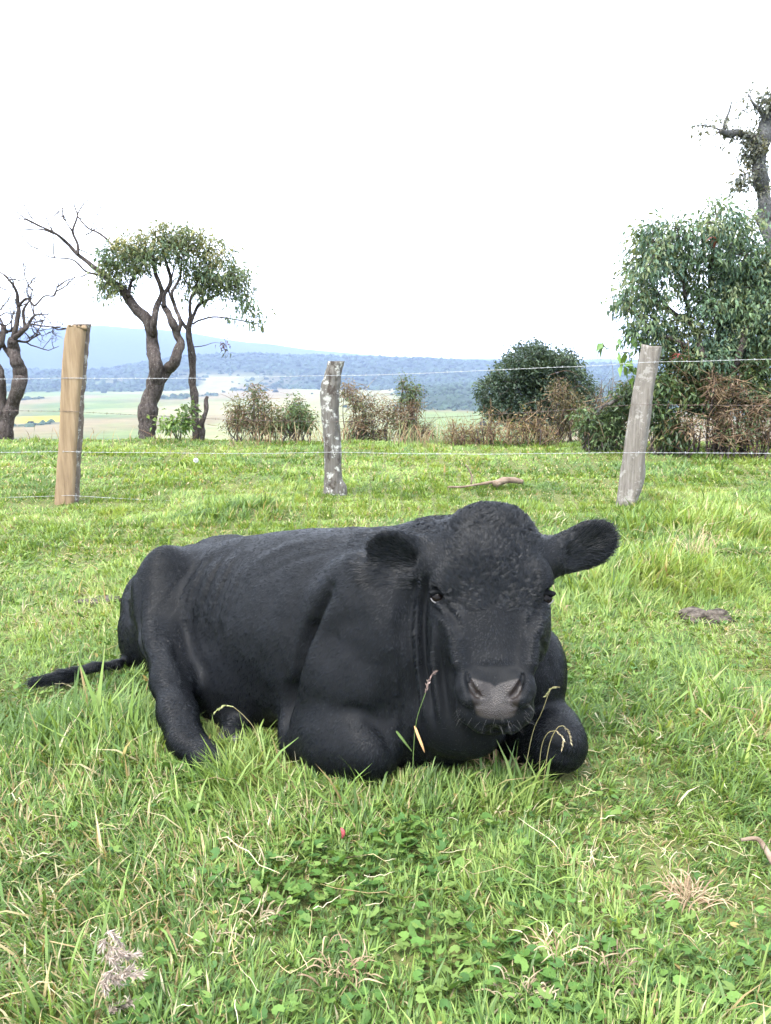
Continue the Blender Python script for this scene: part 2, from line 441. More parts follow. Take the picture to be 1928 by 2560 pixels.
lat = np.sqrt(best); f32 = np.float32
W = tw[bi][..., None].astype(f32); ZC = ((tb+tp)/2)[bi][..., None].astype(f32); ZH = ((tp-tb)/2)[bi][..., None].astype(f32)
zz = CF.ax[2][None, None, :]
dzz = (zz-ZC)/ZH
Wz = W*(1.0-.10*np.clip(dzz, -1, 1)-.05*np.clip(dzz, 0, 1)**2)           # fuller towards the belly
q = (np.abs(lat[..., None]/Wz)**2.25+np.abs(dzz)**2.25)**(1/2.25)
CF.d = np.minimum(CF.d, ((q-1)*np.minimum(Wz, ZH)).astype(np.float32))
del q, dzz, Wz, W, ZC, ZH

# hips
HN, HF = P(418, 1418, 2.63), P(560, 1372, 2.93)
CF.ell(HN, (.066, .066, .066), k=.05)
CF.ell(HF+np.array([0.02, 0, .004]), (.10, .07, .050), k=.09)
CF.ell(P(462, 1570, 2.64), (.12, .11, .17), k=.10)
CF.cone(P(470, 1425, 2.74), HN, .06, .04, .08)
# rump and buttock
CF.ell(P(372, 1590, 2.86), (.105, .13, .16), k=.07)
# near hind leg: thigh, hock, cannon, fetlock
hl = [P(398, 1480, 2.62), P(402, 1600, 2.46), P(425, 1700, 2.30), P(445, 1782, 2.17), P(462, 1845, 2.09), P(512, 1892, 2.03)]
CF.chain(hl[:2], [.090, .064], .07)
CF.chain(hl[1:4], [.064, .058, .055], .035)
CF.ell(P(420, 1540, 2.60), (.085, .085, .15), k=.07)
CF.chain(hl[3:], [.056, .047, .043], .035)
CF.cone(P(512, 1892, 2.03), P(542, 1908, 2.00), .043, .033, .02)
# far hind foot under the belly
CF.cone(P(600, 1815, 2.34), P(582, 1840, 2.20), .045, .040, .02)
# near shoulder and folded foreleg
SL = np.array([.80, -.60, 0]); SNn = np.array([-.60, -.80, 0])
Msh = np.array([SNn, SL, [0, 0, 1]])
CF.ell(P(905, 1600, 2.09), (.105, .175, .25), Msh, k=.05)
CF.ell(P(850, 1730, 2.05), (.09, .15, .15), Msh, k=.05)
CF.chain([P(765, 1840, 2.10), P(850, 1852, 2.01), P(922, 1872, 1.95)], [.080, .084, .076], .075)
CF.cone(P(922, 1872, 1.95), P(900, 1925, 1.99), .072, .060, .03)
CF.ell(P(955, 1880, 1.955), (.045, .05, .065), k=.03)
# brisket and far shoulder, folded far foreleg
CF.ell(P(1120, 1735, 2.06), (.12, .12, .19), k=.06)
CF.ell(P(1290, 1680, 2.12), (.140, .13, .17), k=.05)
CF.ell(P(1336, 1690, 2.10), (.072, .10, .115), k=.05)
CF.chain([P(1290, 1830, 2.12), P(1366, 1842, 2.00), P(1388, 1848, 1.96)], [.075, .078, .072], .03)
CF.cone(P(1392, 1850, 1.96), P(1370, 1895, 2.0), .072, .060, .02)
CF.ell(P(1415, 1870, 1.97), (.050, .05, .055), k=.03)
CF.cone(P(1330, 1800, 2.08), P(1400, 1815, 2.02), .06, .045, .05)
# neck and throat
CF.chain([np.array((.02, 2.27, .47)), np.array((.15, 2.14, .53)), np.array((.255, 2.05, .585))], [.145, .145, .135], .07)
CF.chain([np.array((.13, 2.12, .33)), np.array((.245, 2.0, .40))], [.19, .135], .07)
CF.chain([np.array((.175, 2.04, .12)), np.array((.205, 1.99, .26)), np.array((.235, 1.97, .40))], [.085, .075, .07], .05)   # dewlap
CF.ell(P(600, 1700, 2.46), (.17, .22, .16), np.array([SNn, SL, [0, 0, 1]]), k=.08)     # belly resting on the ground
# tail lying on the grass
CF.chain([P(335, 1650, 2.84), P(292, 1662, 2.70), P(235, 1668, 2.64), P(165, 1692, 2.58), P(85, 1706, 2.52)], [.022, .016, .0145, .020, .014], .02)

# ---- head, in its own frame: l across, t from poll to nose, n out of the face
HP0 = P(1228, 1268, 2.00); HP1 = P(1240, 1800, 1.755)
hT = HP1-HP0; HLEN = np.linalg.norm(hT); hT /= HLEN
hL = np.array([.992, -.125, .0]); hL -= hT*(hL@hT); hL /= np.linalg.norm(hL)
hN = np.cross(hL, hT)
if hN[1] > 0: hN = -hN
def HD(l, t, n): return HP0+hL*l+hT*t+hN*n
#  t, half width, front, back
HS = loft_profile([
 (-.024, .060, -.060, -.16), (.0, .088, -.026, -.19), (.03, .118, -.006, -.225), (.065, .138, .006, -.245), (.13, .143, .014, -.262), (.19, .146, .012, -.27),
 (.235, .148, .006, -.27), (.28, .137, .001, -.262), (.325, .118, -.004, -.24), (.37, .104, -.006, -.21), (.42, .099, -.004, -.185),
 (.455, .102, -.002, -.168), (.49, .099, -.010, -.150), (.520, .086, -.026, -.138), (.545, .062, -.050, -.12), (.556, .030, -.075, -.105)], 300)
lo = np.min([HD(a, b, c) for a in (-.2, .2) for b in (-.06, .6) for c in (-.3, .05)], 0)-.03
hi = np.max([HD(a, b, c) for a in (-.2, .2) for b in (-.06, .6) for c in (-.3, .05)], 0)+.03
sl, (x, y, z) = CF.box(lo, hi)
dx, dy, dz = x-HP0[0], y-HP0[1], z-HP0[2]
l = dx*hL[0]+dy*hL[1]+dz*hL[2]; t = dx*hT[0]+dy*hT[1]+dz*hT[2]; n = dx*hN[0]+dy*hN[1]+dz*hN[2]
w = np.interp(t, HS[0], HS[1]); nf = np.interp(t, HS[0], HS[2]); nb = np.interp(t, HS[0], HS[3])
nc, nh = (nf+nb)/2, (nf-nb)/2
un = (n-nc)/nh
pw = 2.7
wl_ = w*(1-.16*np.clip(-un, 0, 1)-.02)
dd = ((np.abs(l/wl_)**pw+np.abs(un)**pw)**(1/pw)-1)*np.minimum(wl_, nh)
for e_ in (HS[0][0]-t, t-HS[0][-1]):                       # rounded ends
    h_ = np.maximum(.03-np.abs(dd-e_), 0)/.03; dd = np.maximum(dd, e_)+h_*h_*.0075
CF.put(sl, dd, .035)
del dd, un, wl_, w, nf, nb, nc, nh, l, t, n
# brow ridges, poll, cheeks, facial crest, muzzle pads, chin
for sgn in (-1, 1):
    CF.ell(HD(sgn*.118, .185, -.028), (.036, .052, .030), np.array([hL, hT, hN]), k=.03)
    CF.ell(HD(sgn*.112, .300, -.090), (.034, .085, .06), np.array([hL, hT, hN]), k=.04)
    CF.cone(HD(sgn*.098, .300, -.020), HD(sgn*.086, .400, -.018), .022, .02, .03)
    CF.ell(HD(sgn*.060, .460, -.016), (.040, .042, .024), np.array([hL, hT, hN]), k=.025)     # nostril wing
    CF.cone(HD(sgn*.060, .515, -.045), HD(sgn*.035, .538, -.045), .034, .030, .02)           # upper lip
CF.ell(HD(0, .03, -.05), (.085, .05, .05), np.array([hL, hT, hN]), k=.04)
CF.ell(HD(0, .505, -.022), (.058, .042, .022), np.array([hL, hT, hN]), k=.02)
CF.ell(HD(0, .535, -.105), (.055, .035, .040), np.array([hL, hT, hN]), k=.015)              # chin / lower lip
CF.chain([HD(-.075, .520, -.095), HD(0, .556, -.080), HD(.075, .520, -.095)], [.004, .004, .004], .006, sub=True)   # mouth line
for sgn in (-1, 1):
    CF.ell(HD(sgn*.136, .222, -.030), (.026, .024, .018), np.array([hL, hT, hN]), k=.010, sub=True)        # eye socket
    CF.chain([HD(sgn*.128, .250, -.012), HD(sgn*.105, .290, .004), HD(sgn*.085, .325, .006)], [.006, .007, .003], .02, sub=True)  # tear groove
    CF.ell(HD(sgn*.066, .488, .000), (.020, .013, .012), np.array([hL, hT, hN]), k=.010)                    # rolled nostril rim

def face_n(l, t):
    for n in np.arange(.06, -.12, -.002):
        p = HD(l, t, n); i_ = CF.idx(p)
        if CF.d[i_] < 0: return n
    return 0.
for sgn in (-1, 1):
    ch = [(.067, .428), (.068, .440), (.063, .455), (.055, .468), (.045, .478), (.036, .482)]
    CF.chain([HD(sgn*a, b, face_n(sgn*a, b)-.002) for a, b in ch], [.0040, .0072, .0098, .0104, .0088, .005], .003, sub=True)
    CF.chain([HD(sgn*a, b, face_n(sgn*.055, .468)-c) for a, b, c in ((.064, .448, .010), (.056, .462, .020), (.047, .470, .030))], [.007, .0085, .008], .003, sub=True)
    CF.chain([HD(sgn*.078, .440, face_n(sgn*.078, .44)-.005), HD(sgn*.073, .465, face_n(sgn*.073, .465)-.004), HD(sgn*.060, .486, face_n(sgn*.06, .486)-.004), HD(sgn*.044, .492, face_n(sgn*.044, .492)-.004)], [.006, .008, .008, .005], .008)
# ears
def ear(base, tip, wid, facing, thick=.016):
    base, tip = np.asarray(base), np.asarray(tip)
    ax = tip-base; L = np.linalg.norm(ax); ax /= L
    nn = np.asarray(facing, float); nn -= ax*(nn@ax); nn /= np.linalg.norm(nn)
    sd = np.cross(ax, nn)
    M = np.array([ax, sd, nn])
    CF.cone(base-ax*.05, base+ax*.035, .056, .050, .04)
    CF.ell(base+ax*L*.46-nn*.004, (L*.54, wid*1.06, thick), M, k=.025)
    CF.ell(base+ax*L*.62-nn*.004, (L*.38, wid*.98, thick*.9), M, k=.02)
    CF.ell(base+ax*L*.50+nn*.030, (L*.40, wid*.62, .020), M, k=.025, sub=True)
    return base, ax, sd, nn, L
earL = ear(P(1072, 1402, 2.03), P(922, 1366, 2.03), .060, (-.20, -.85, -.30))
earR = ear(P(1384, 1394, 2.03), P(1541, 1338, 2.04), .062, (.15, -.95, -.10))

cv, cf = surface_nets(CF)
# keep the largest connected piece only (drops stray crumbs)
cv = laplace(cv, cf, 3, .45)
cv[:, 2] = np.maximum(cv[:, 2], -.045)
# ribs, skin ripples, fine unevenness
def vnormals(v, f):
    n = np.cross(v[f[:, 2]]-v[f[:, 0]], v[f[:, 3]]-v[f[:, 1]]); vn = np.zeros_like(v)
    for i in range(4):
        for k in range(3): vn[:, k] += np.bincount(f[:, i], n[:, k], len(v))
    return vn/(np.linalg.norm(vn, axis=1)[:, None]+1e-12)
cn = vnormals(cv, cf)
# sculpting strokes: creases (negative) and ridges (positive) drawn on the skin, carved along the surface in 3D
def project(v):
    r = v-np.array([0, 0, CAM_H]); c, s_ = math.cos(PITCH), math.sin(PITCH)
    zc = r[:, 1]*c-r[:, 2]*s_; yc = r[:, 1]*s_+r[:, 2]*c
    return 964+FPX*r[:, 0]/zc, 1280-FPX*yc/zc, zc
STROKES = [
 ([(825, 1470), (790, 1540), (760, 1610), (735, 1690), (718, 1760), (704, 1840)], .020, -.050),
 ([(850, 1500), (815, 1560), (785, 1640), (758, 1730)], .030, .014),
 ([(778, 1570), (745, 1650), (722, 1740)], .013, -.008),
 ([(795, 1530), (758, 1620), (733, 1700)], .012, .007),
 ([(840, 1775), (896, 1778), (940, 1808), (972, 1850), (992, 1910)], .020, -.012),
 ([(1066, 1455), (1054, 1560), (1060, 1680), (1082, 1800)], .012, -.022),
 ([(1040, 1440), (1026, 1560), (1032, 1700), (1048, 1800)], .012, -.020),
 ([(1054, 1450), (1041, 1560), (1047, 1690), (1064, 1800)], .010, .010),
 ([(1012, 1470), (1002, 1580), (1008, 1700), (1022, 1790)], .014, -.012),
 ([(1085, 1560), (1090, 1680), (1105, 1800)], .011, .010),
 ([(1095, 1610), (1105, 1700), (1122, 1800)], .014, -.010),
 ([(352, 1470), (345, 1540), (352, 1620), (372, 1690)], .016, -.010),
 ([(318, 1500), (322, 1560)], .020, -.008),
 ([(393, 1505), (415, 1560), (440, 1615), (462, 1680), (478, 1760)], .026, -.008),
 ([(1345, 1862), (1400, 1885), (1450, 1898)], .012, -.008),
 ([(455, 1440), (520, 1400), (600, 1372)], .030, -.008),
 ([(600, 1440), (700, 1375), (800, 1350)], .022, .006),
 ([(640, 1450), (740, 1400), (850, 1370)], .016, -.005),
 ([(1345, 1590), (1372, 1640), (1385, 1700)], .010, -.006),
  ([(1160, 1722), (1166, 1748), (1186, 1770), (1206, 1775)], .010, .006),
 ([(1318, 1722), (1310, 1748), (1296, 1770), (1278, 1775)], .010, .006),
 ([(1112, 1512), (1130, 1535), (1150, 1560)], .010, -.008),
 ([(1352, 1512), (1335, 1535), (1318, 1562)], .010, -.008),
 ([(1085, 1522), (1100, 1534), (1118, 1545)], .008, -.005),
 ([(1160, 1692), (1185, 1672), (1235, 1664), (1290, 1670), (1318, 1690)], .012, -.0025),
 ([(1175, 1660), (1235, 1648), (1300, 1658)], .012, .001),
 ([(1190, 1815), (1240, 1822), (1290, 1815)], .009, -.006),
]
def carve(cv, cn):
    pu, pv, pz = project(cv); d = np.zeros(len(cv)); view = cv-np.array([0, 0, CAM_H])
    face = (cn*view).sum(1) < 0
    for pts, r, dep in STROKES:
        pts = spline(pts, 3*len(pts)); w3 = []
        for (a, b) in pts:
            q = (pu-a)**2+(pv-b)**2; near = (q < 100) & face
            if near.any():
                k = np.where(near)[0]; k = k[pz[k] < pz[k].min()+.03]; w3.append((a, b, cv[k[np.argmin(q[k])]][1]))
        if len(w3) < 2: continue
        w3 = np.array(w3); yy = np.pad(w3[:, 2], 2, mode='edge')
        yy = np.median(np.stack([yy[i:len(w3)+i] for i in range(5)]), 0)
        w3 = np.array([P(a, b, y_) for (a, b), y_ in zip(w3[:, :2], yy)]); lo, hi = w3.min(0)-3*r, w3.max(0)+3*r
        k = np.where(((cv > lo) & (cv < hi)).all(1))[0]; best = np.full(len(k), 9.); sp_ = np.zeros(len(k))
        m_ = len(w3)-1
        for i in range(m_):
            a, b = w3[i], w3[i+1]; ab = b-a
            t = np.clip(((cv[k]-a)@ab)/(ab@ab+1e-9), 0, 1); q2 = ((cv[k]-a-t[:, None]*ab)**2).sum(1)
            cl = q2 < best; best[cl] = q2[cl]; sp_[cl] = ((i+t)/m_)[cl]
        d[k] += dep*np.exp(-best/(r*r))*np.sqrt(np.clip(np.sin(np.pi*np.clip(sp_, .02, .98)), 0, 1))
    d = laplace(np.repeat(d[:, None], 3, 1), cf, 2, .5)[:, 0]
    return cv+cn*d[:, None]
cv = carve(cv, cn)
_h = (np.abs((cv-HP0)@hL) < .17) & ((cv-HP0)@hT > -.05) & ((cv-HP0)@hN > -.20)
_s = laplace(cv, cf, 3, .5); cv = np.where(_h[:, None], laplace(cv, cf, 1, .3), _s); cn = vnormals(cv, cf)
hl_ = (cv-HP0)@hL; ht_ = (cv-HP0)@hT; hn_ = (cv-HP0)@hN
inhead = (np.abs(hl_) < .19) & (ht_ > -.06) & (ht_ < .62) & (hn_ > -.16) & (hn_ < .06)
# arc position along trunk for ribs
j = np.argmin((cv[:, None, 0]-tx[None, ::3])**2+(cv[:, None, 1]-ty[None, ::3])**2, 1); arc = tt[::3][j]
rib = np.sin((arc-.1*cv[:, 2])*2*np.pi/.075)*np.clip(1-np.abs(arc-.62)/.22, 0, 1)*np.clip((cv[:, 2]-.25)/.12, 0, 1)*np.clip((.52-cv[:, 2])/.08, 0, 1)
disp = .0060*rib*(~inhead)+(.010*(fbm(cv, 5, 3)-.5)+.004*(noise3(cv, 22)-.5))*np.where(inhead, .35, 1)
cv = cv+cn*disp[:, None]
cn = vnormals(cv, cf)

# colour zones that belong to the animal itself: bare brown-grey nose leather
al = np.abs(hl_)
nw = np.interp(ht_, [.436, .452, .468, .482, .496, .515, .533], [.058, .063, .062, .058, .053, .048, .042])
ttop = .452-.012*(al/.05)+.006*np.clip(1-al/.012, 0, 1); tbot = .534-.012*(al/.05)**2
nose = np.clip((nw-al)/.005+.5, 0, 1)*np.clip((ht_-ttop)/.005+.5, 0, 1)*np.clip((tbot-ht_)/.005+.5, 0, 1)*(hn_ > -.06)*inhead
tint = np.zeros((len(cv), 3), np.float32); tint[:, 0] = nose

m = NM('black_hide')
co = m.coords('Object')
nz = m.attr('tint')
sep = m.n('ShaderNodeSeparateColor'); m.l(nz, sep.inputs[0])
hide = m.ramp(m.noise(co, 6, 5), [(.3, (.0045, .0052, .0062, 1)), (.75, (.0075, .0080, .0090, 1))])
nosec = m.ramp(m.noise(co, 40, 3), [(.3, (.012, .0095, .0085, 1)), (.7, (.024, .019, .0165, 1))])
cc = m.mix(sep.outputs[0], hide, nosec)
st = m.noise(m.mapping(co, (30, 30, 9)), 8, 4, .6)
peb = m.voronoi(co, 330)
hgt = m.mix(sep.outputs[0], st, peb)
rg = m.n('ShaderNodeMix'); rg.data_type = 'FLOAT'; m.l(sep.outputs[0], rg.inputs[0]); rg.inputs[2].default_value = .5; rg.inputs[3].default_value = .33
M_HIDE = m.bsdf(cc, rg.outputs[0], m.math('MULTIPLY_ADD', sep.outputs[0], .22, .08), m.bump(hgt, .35, .004))

cow = empty('cow', (-.25, 2.4, 0))
tag(cow, 'black hornless young bull lying in the grass facing the camera', 'cow')
body = npmesh('body', cv, cf, M_HIDE, cow, True, tint)

# eyes
m = NM('eye_dark'); co = m.coords('Object')
M_EYE = m.bsdf((.006, .0045, .004, 1), .22, .12)
M_LID = NM('eye_rim_highlight').bsdf((.13, .125, .125, 1), .3, .4)
def ball(c, r, M, n=12, k=18):
    th = np.linspace(0, np.pi, n); ph = np.linspace(0, 2*np.pi, k, endpoint=False)
    g = np.stack([np.sin(th)[:, None]*np.cos(ph), np.sin(th)[:, None]*np.sin(ph), np.cos(th)[:, None]*np.ones(k)], -1)*np.array(r)
    v = (g.reshape(-1, 3)@np.asarray(M))+np.asarray(c)
    i = np.arange(n-1)[:, None]*k; j = np.arange(k)[None]; jn = (j+1) % k
    return v, np.stack([i+j, i+k+j, i+k+jn, i+jn], -1).reshape(-1, 4)
HM = np.array([hL, hT, hN])
def surf_at(u, v_):
    pu, pv, pz = project(cv); q = (pu-u)**2+(pv-v_)**2; k = np.where(q < 100)[0]
    k = k[pz[k] < pz[k].min()+.03]; return cv[k[np.argmin(q[k])]], cn[k[np.argmin(q[k])]]
EYES = []
for (u, v_, sgn) in ((1096, 1490, -1), (1366, 1492, 1)):
    pt, nn = surf_at(u, v_)
    c = pt-nn*.0125
    vv, ff = ball(c, (.0205, .0235, .0205), HM)
    e = npmesh('eye', vv, ff, M_EYE, cow); EYES.append(c)
    # rims of the lids: the lower one painted pale as its highlight
    arc = []
    for a in np.linspace(-1.25, 1.25, 14):
        arc.append(c+hL*(.0195*math.sin(a)*1.0)+hT*(.0195*math.cos(a))+(nn*.55+hN*.45)*(.0140))
    g = Geo(); g.tube(arc, [.0008]+[.0018]*12+[.0008], 6); g.build('lower_lid', M_LID, e)
    arc = [c+hL*(.0205*math.sin(a))-hT*(.0100*math.cos(a))+(nn*.55+hN*.45)*.0165 for a in np.linspace(-1.35, 1.35, 14)]
    g = Geo(); g.tube(arc, [.004]+[.0085]*12+[.004], 8); g.build('upper_lid', M_HIDE, e)

# hooves
m = NM('hoof_horn'); co = m.coords('Object')
M_HOOF = m.bsdf(m.ramp(m.noise(m.mapping(co, (1, 1, 9)), 20, 4), [(.3, (.014, .013, .0125, 1)), (.7, (.038, .034, .031, 1))]), .55, .4, m.bump(m.noise(m.mapping(co, (1, 1, 12)), 25, 3), .4, .003))
def hoof(base, direction, r, L):
    """two claws side by side"""
    d = np.asarray(direction, float); d /= np.linalg.norm(d); s_ = np.cross(d, [0, 0, 1.]); s_ /= np.linalg.norm(s_); up = np.cross(s_, d)
    g = Geo()
    for k in (-1, 1):
        path = [base+s_*k*r*.50+d*L*t+up*(-.004-.35*r*t) for t in np.linspace(-.25, 1, 9)]
        rad = [r*.55, r*.62, r*.66, r*.68, r*.68, r*.64, r*.52, r*.34, r*.10]
        g.tube(path, rad, 12)
    return g.build('hoof', M_HOOF, cow)
hoof(P(546, 1912, 1.99), P(570, 1934, 1.95)-P(545, 1910, 1.985), .033, .055)
hoof(P(582, 1838, 2.20), P(570, 1862, 2.12)-P(590, 1835, 2.20), .038, .055)

# ---- coat: short black hair over the whole hide, following the lie of the coat
fa = np.linalg.norm(np.cross(cv[cf[:, 2]]-cv[cf[:, 0]], cv[cf[:, 3]]-cv[cf[:, 1]]), axis=1)*.5
fc = cv[cf].mean(1); fnz = cn[cf].mean(1)
vis = ((fnz*(fc-np.array([0, 0, CAM_H]))).sum(1) < .25*np.linalg.norm(fc, axis=1))
wgt = fa*np.where(vis, 1, .25)*np.where(fc[:, 2] < .0, .2, 1)
fht = (fc-HP0)@hT; fhl = (fc-HP0)@hL; fhn = (fc-HP0)@hN
fhead = (np.abs(fhl) < .19) & (fht > -.06) & (fht < .62) & (fhn > -.20) & (fhn < .06)
wgt = wgt*np.where(fhead, 2.4, 1)*np.where(nose[cf].mean(1) > .35, 0.0, 1)
NH = 260000
pick = RNG.choice(len(cf), NH, p=wgt/wgt.sum())
ab = RNG.random((NH, 2)); A, B, C_, D_ = [cv[cf[pick, i]] for i in range(4)]
s1, s2 = ab[:, :1], ab[:, 1:]
root = (A*(1-s1)+B*s1)*(1-s2)+(D_*(1-s1)+C_*s1)*s2
nn = cn[cf[pick]].mean(1); nn /= np.linalg.norm(nn, axis=1)[:, None]
# lie of the coat
arcj = np.argmin((root[:, None, 0]-tx[None, ::6])**2+(root[:, None, 1]-ty[None, ::6])**2, 1)
tang = np.stack([np.gradient(tx), np.gradient(ty)], 1)[::6][arcj]; tang /= np.linalg.norm(tang, axis=1)[:, None]
flow = np.zeros((NH, 3)); flow[:, :2] = -tang*.75; flow[:, 2] = -.75-.5*np.clip((.45-root[:, 2])/.3, 0, 1)
rl, rt, rn = (root-HP0)@hL, (root-HP0)@hT, (root-HP0)@hN
onh = fhead[pick]
wt, wll = rt-.262, rl                                     # whorl between the eyes
rr = np.hypot(wt, wll)+1e-6
fh = hL[None]*(wll/rr)[:, None]+hT[None]*(wt/rr)[:, None]
low = np.clip((rt-.30)/.08, 0, 1)[:, None]
fh = fh*(1-low)+(hT[None]*.55+hL[None]*np.sign(rl)[:, None]*np.clip(np.abs(rl)/.10, 0, 1)[:, None]*.9-hT[None]*np.clip((.40-rt)/.1, 0, 1)[:, None]*0)*low
flow[onh] = fh[onh]
inear = np.zeros(NH, bool)
for (b_, ax_, sd_, en_, L_) in (earL, earR):
    q = root-b_; ta = q@ax_; m_ = (ta > .015) & (ta < L_*1.1) & (np.abs(q@sd_) < .085) & (np.abs(q@en_) < .06)
    flow[m_] = ax_*.9+sd_*((q[m_]@sd_)/.06)[:, None]*.7; inear |= m_
ontail = (root[:, 0] < -1.06) & (root[:, 2] < .2)
flow[ontail] = np.array([-1, -.22, -.05])
fore = onh & (rt < .27) & (rn > -.08); poll_ = onh & (rt < .06)
wave = np.stack([fbm(root+11, 14, 2)-.5, fbm(root+37, 14, 2)-.5, fbm(root+71, 14, 2)-.5], -1)
flow = flow/np.linalg.norm(flow, axis=1)[:, None]+wave*np.where(fore | poll_, 1.8, np.where(onh, .8, .4))[:, None]+RNG.normal(0, .10, (NH, 3))
flow -= nn*(flow*nn).sum(1)[:, None]; flow /= np.linalg.norm(flow, axis=1)[:, None]+1e-9
Lh = RNG.uniform(.010, .017, NH)
Lh[onh] = RNG.uniform(.006, .011, onh.sum())
fore = onh & (rt < .27) & (rn > -.08) & (np.abs(rl) < .115); Lh[fore] = RNG.uniform(.010, .019, fore.sum())
poll = onh & (rt < .06); Lh[poll] = RNG.uniform(.014, .026, poll.sum())
muz = onh & (rt > .40); Lh[muz] = RNG.uniform(.003, .006, muz.sum())
Lh[inear] = RNG.uniform(.006, .013, inear.sum())
top = (~onh) & (root[:, 0] > -.1) & (root[:, 2] > .57); Lh[top] *= 1.5
Lh[ontail] = RNG.uniform(.014, .040, ontail.sum())
lift = np.where(onh, .20, .13)*RNG.uniform(.5, 1.4, NH); lift[ontail] = .35; lift[inear] = .25; inn = inear & (((nn*earL[3]).sum(1) > .5) | ((nn*earR[3]).sum(1) > .5)); Lh[inn] = RNG.uniform(.010, .026, inn.sum()); lift[fore | poll] *= 1.4
for ec in EYES: Lh[((root-ec)**2).sum(1) < .024**2] *= .15
# hairs lie together in small locks
csz = np.where(fore | poll, .011, np.where(onh, .006, .0065))
key = np.floor(root/csz[:, None]+wave*1.5).astype(np.int64); key = key[:, 0]*73856093 ^ key[:, 1]*19349663 ^ key[:, 2]*83492791
_, lock = np.unique(key, return_inverse=True); nlk = lock.max()+1
cnt_ = np.bincount(lock, minlength=nlk)
mroot = np.stack([np.bincount(lock, root[:, i], nlk)/cnt_ for i in range(3)], 1)
lj = RNG.normal(0, 1, (nlk, 3)); ll = RNG.uniform(.55, 1.5, nlk)
amp = np.where(fore | poll, .40, np.where(onh, .12, .05))
flow = flow+lj[lock]*amp[:, None]; flow -= nn*(flow*nn).sum(1)[:, None]; flow /= np.linalg.norm(flow, axis=1)[:, None]+1e-9
lift = lift*ll[lock]
K = 4
side = np.cross(nn, flow); curl = RNG.normal(0, .08, NH)+RNG.normal(0, 1, nlk)[lock]*np.where(fore | poll, .40, .08)
toward = (mroot[lock]-root); toward[np.linalg.norm(toward, axis=1) > .015] = 0; toward -= nn*(toward*nn).sum(1)[:, None]
pts = np.zeros((NH, K, 3), np.float32)
for i in range(K):
    t_ = i/(K-1)
    pts[:, i] = root+toward*(.75*t_)+Lh[:, None]*(flow*t_+nn*(lift*(t_-.55*t_*t_))[:, None]+side*(curl*t_*t_)[:, None])-nn*.0008
hc = bpy.data.hair_curves.new('coat')
hc.add_curves([K]*NH)
hc.attributes['position'].data.foreach_set('vector', pts.ravel())
ra = hc.attributes.new('radius', 'FLOAT', 'POINT')
rad = np.array([.00058, .00055, .00042, .00012], np.float32)[None]*RNG.uniform(.7, 1.3, (NH, 1)).astype(np.float32)
ra.data.foreach_set('value', np.ascontiguousarray(rad.ravel()))
m = NM('black_coat_hair')
hv = m.n('ShaderNodeHairInfo')
M_COAT = m.bsdf(m.ramp(hv.outputs['Random'], [(0, (.0022, .0031, .0044, 1)), (.75, (.0052, .0067, .0090, 1)), (1, (.017, .018, .020, 1))]), .29, .25)
hc.materials.append(M_COAT)
coat = bpy.data.objects.new('coat', hc); col.objects.link(coat); coat.parent = cow
coat.matrix_parent_inverse = Matrix.Translation(cow.location).inverted(); coat['kind'] = 'stuff'

# whiskers around the muzzle
g = Geo(); rw = np.random.default_rng(3)
for k in range(75):
    a = rw.uniform(-1, 1); sx = np.sign(a); l_ = a*.088; t_ = rw.uniform(.490, .553)-.012*abs(a)
    p0 = HD(l_, t_, face_n(l_, t_)-.002)
    if t_ < .530-.05*(abs(l_)-.05 if abs(l_) > .05 else 0) and abs(l_) < .066: continue
    d = hT*rw.uniform(.35, 1.0)+hL*(a*rw.uniform(.5, 1.3)+rw.normal(0, .2))+hN*rw.uniform(.1, .6); d /= np.linalg.norm(d)
    L = rw.uniform(.008, .034) if rw.random() < .95 else .075
    path = [p0+d*L*q+np.array([0, 0, -1])*(L*.18*q*q) for q in (0, .33, .66, 1)]
    g.tube(path, [.00028, .00025, .0002, .0001], 3)
M_WH = NM('pale_whisker').bsdf((.075, .073, .072, 1), .4, .3)
w_ = g.build('whiskers', M_WH, cow); w_['kind'] = 'stuff'
# ================================================================ GRASS AND GROUND COVER
_iz = [int(np.searchsorted(CF.ax[2], h)) for h in (.025, .07)]
COWM = (CF.d[:, :, _iz[0]] < .004) | (CF.d[:, :, _iz[1]] < -.02)
def under_cow(x, y):
    a = np.clip(np.searchsorted(CF.ax[0], x), 0, COWM.shape[0]-1); b = np.clip(np.searchsorted(CF.ax[1], y), 0, COWM.shape[1]-1)
    return (x > CF.ax[0][0]) & (x < CF.ax[0][-1]) & (y > CF.ax[1][0]) & (y < CF.ax[1][-1]) & COWM[a, b]

rg = np.random.default_rng(4)
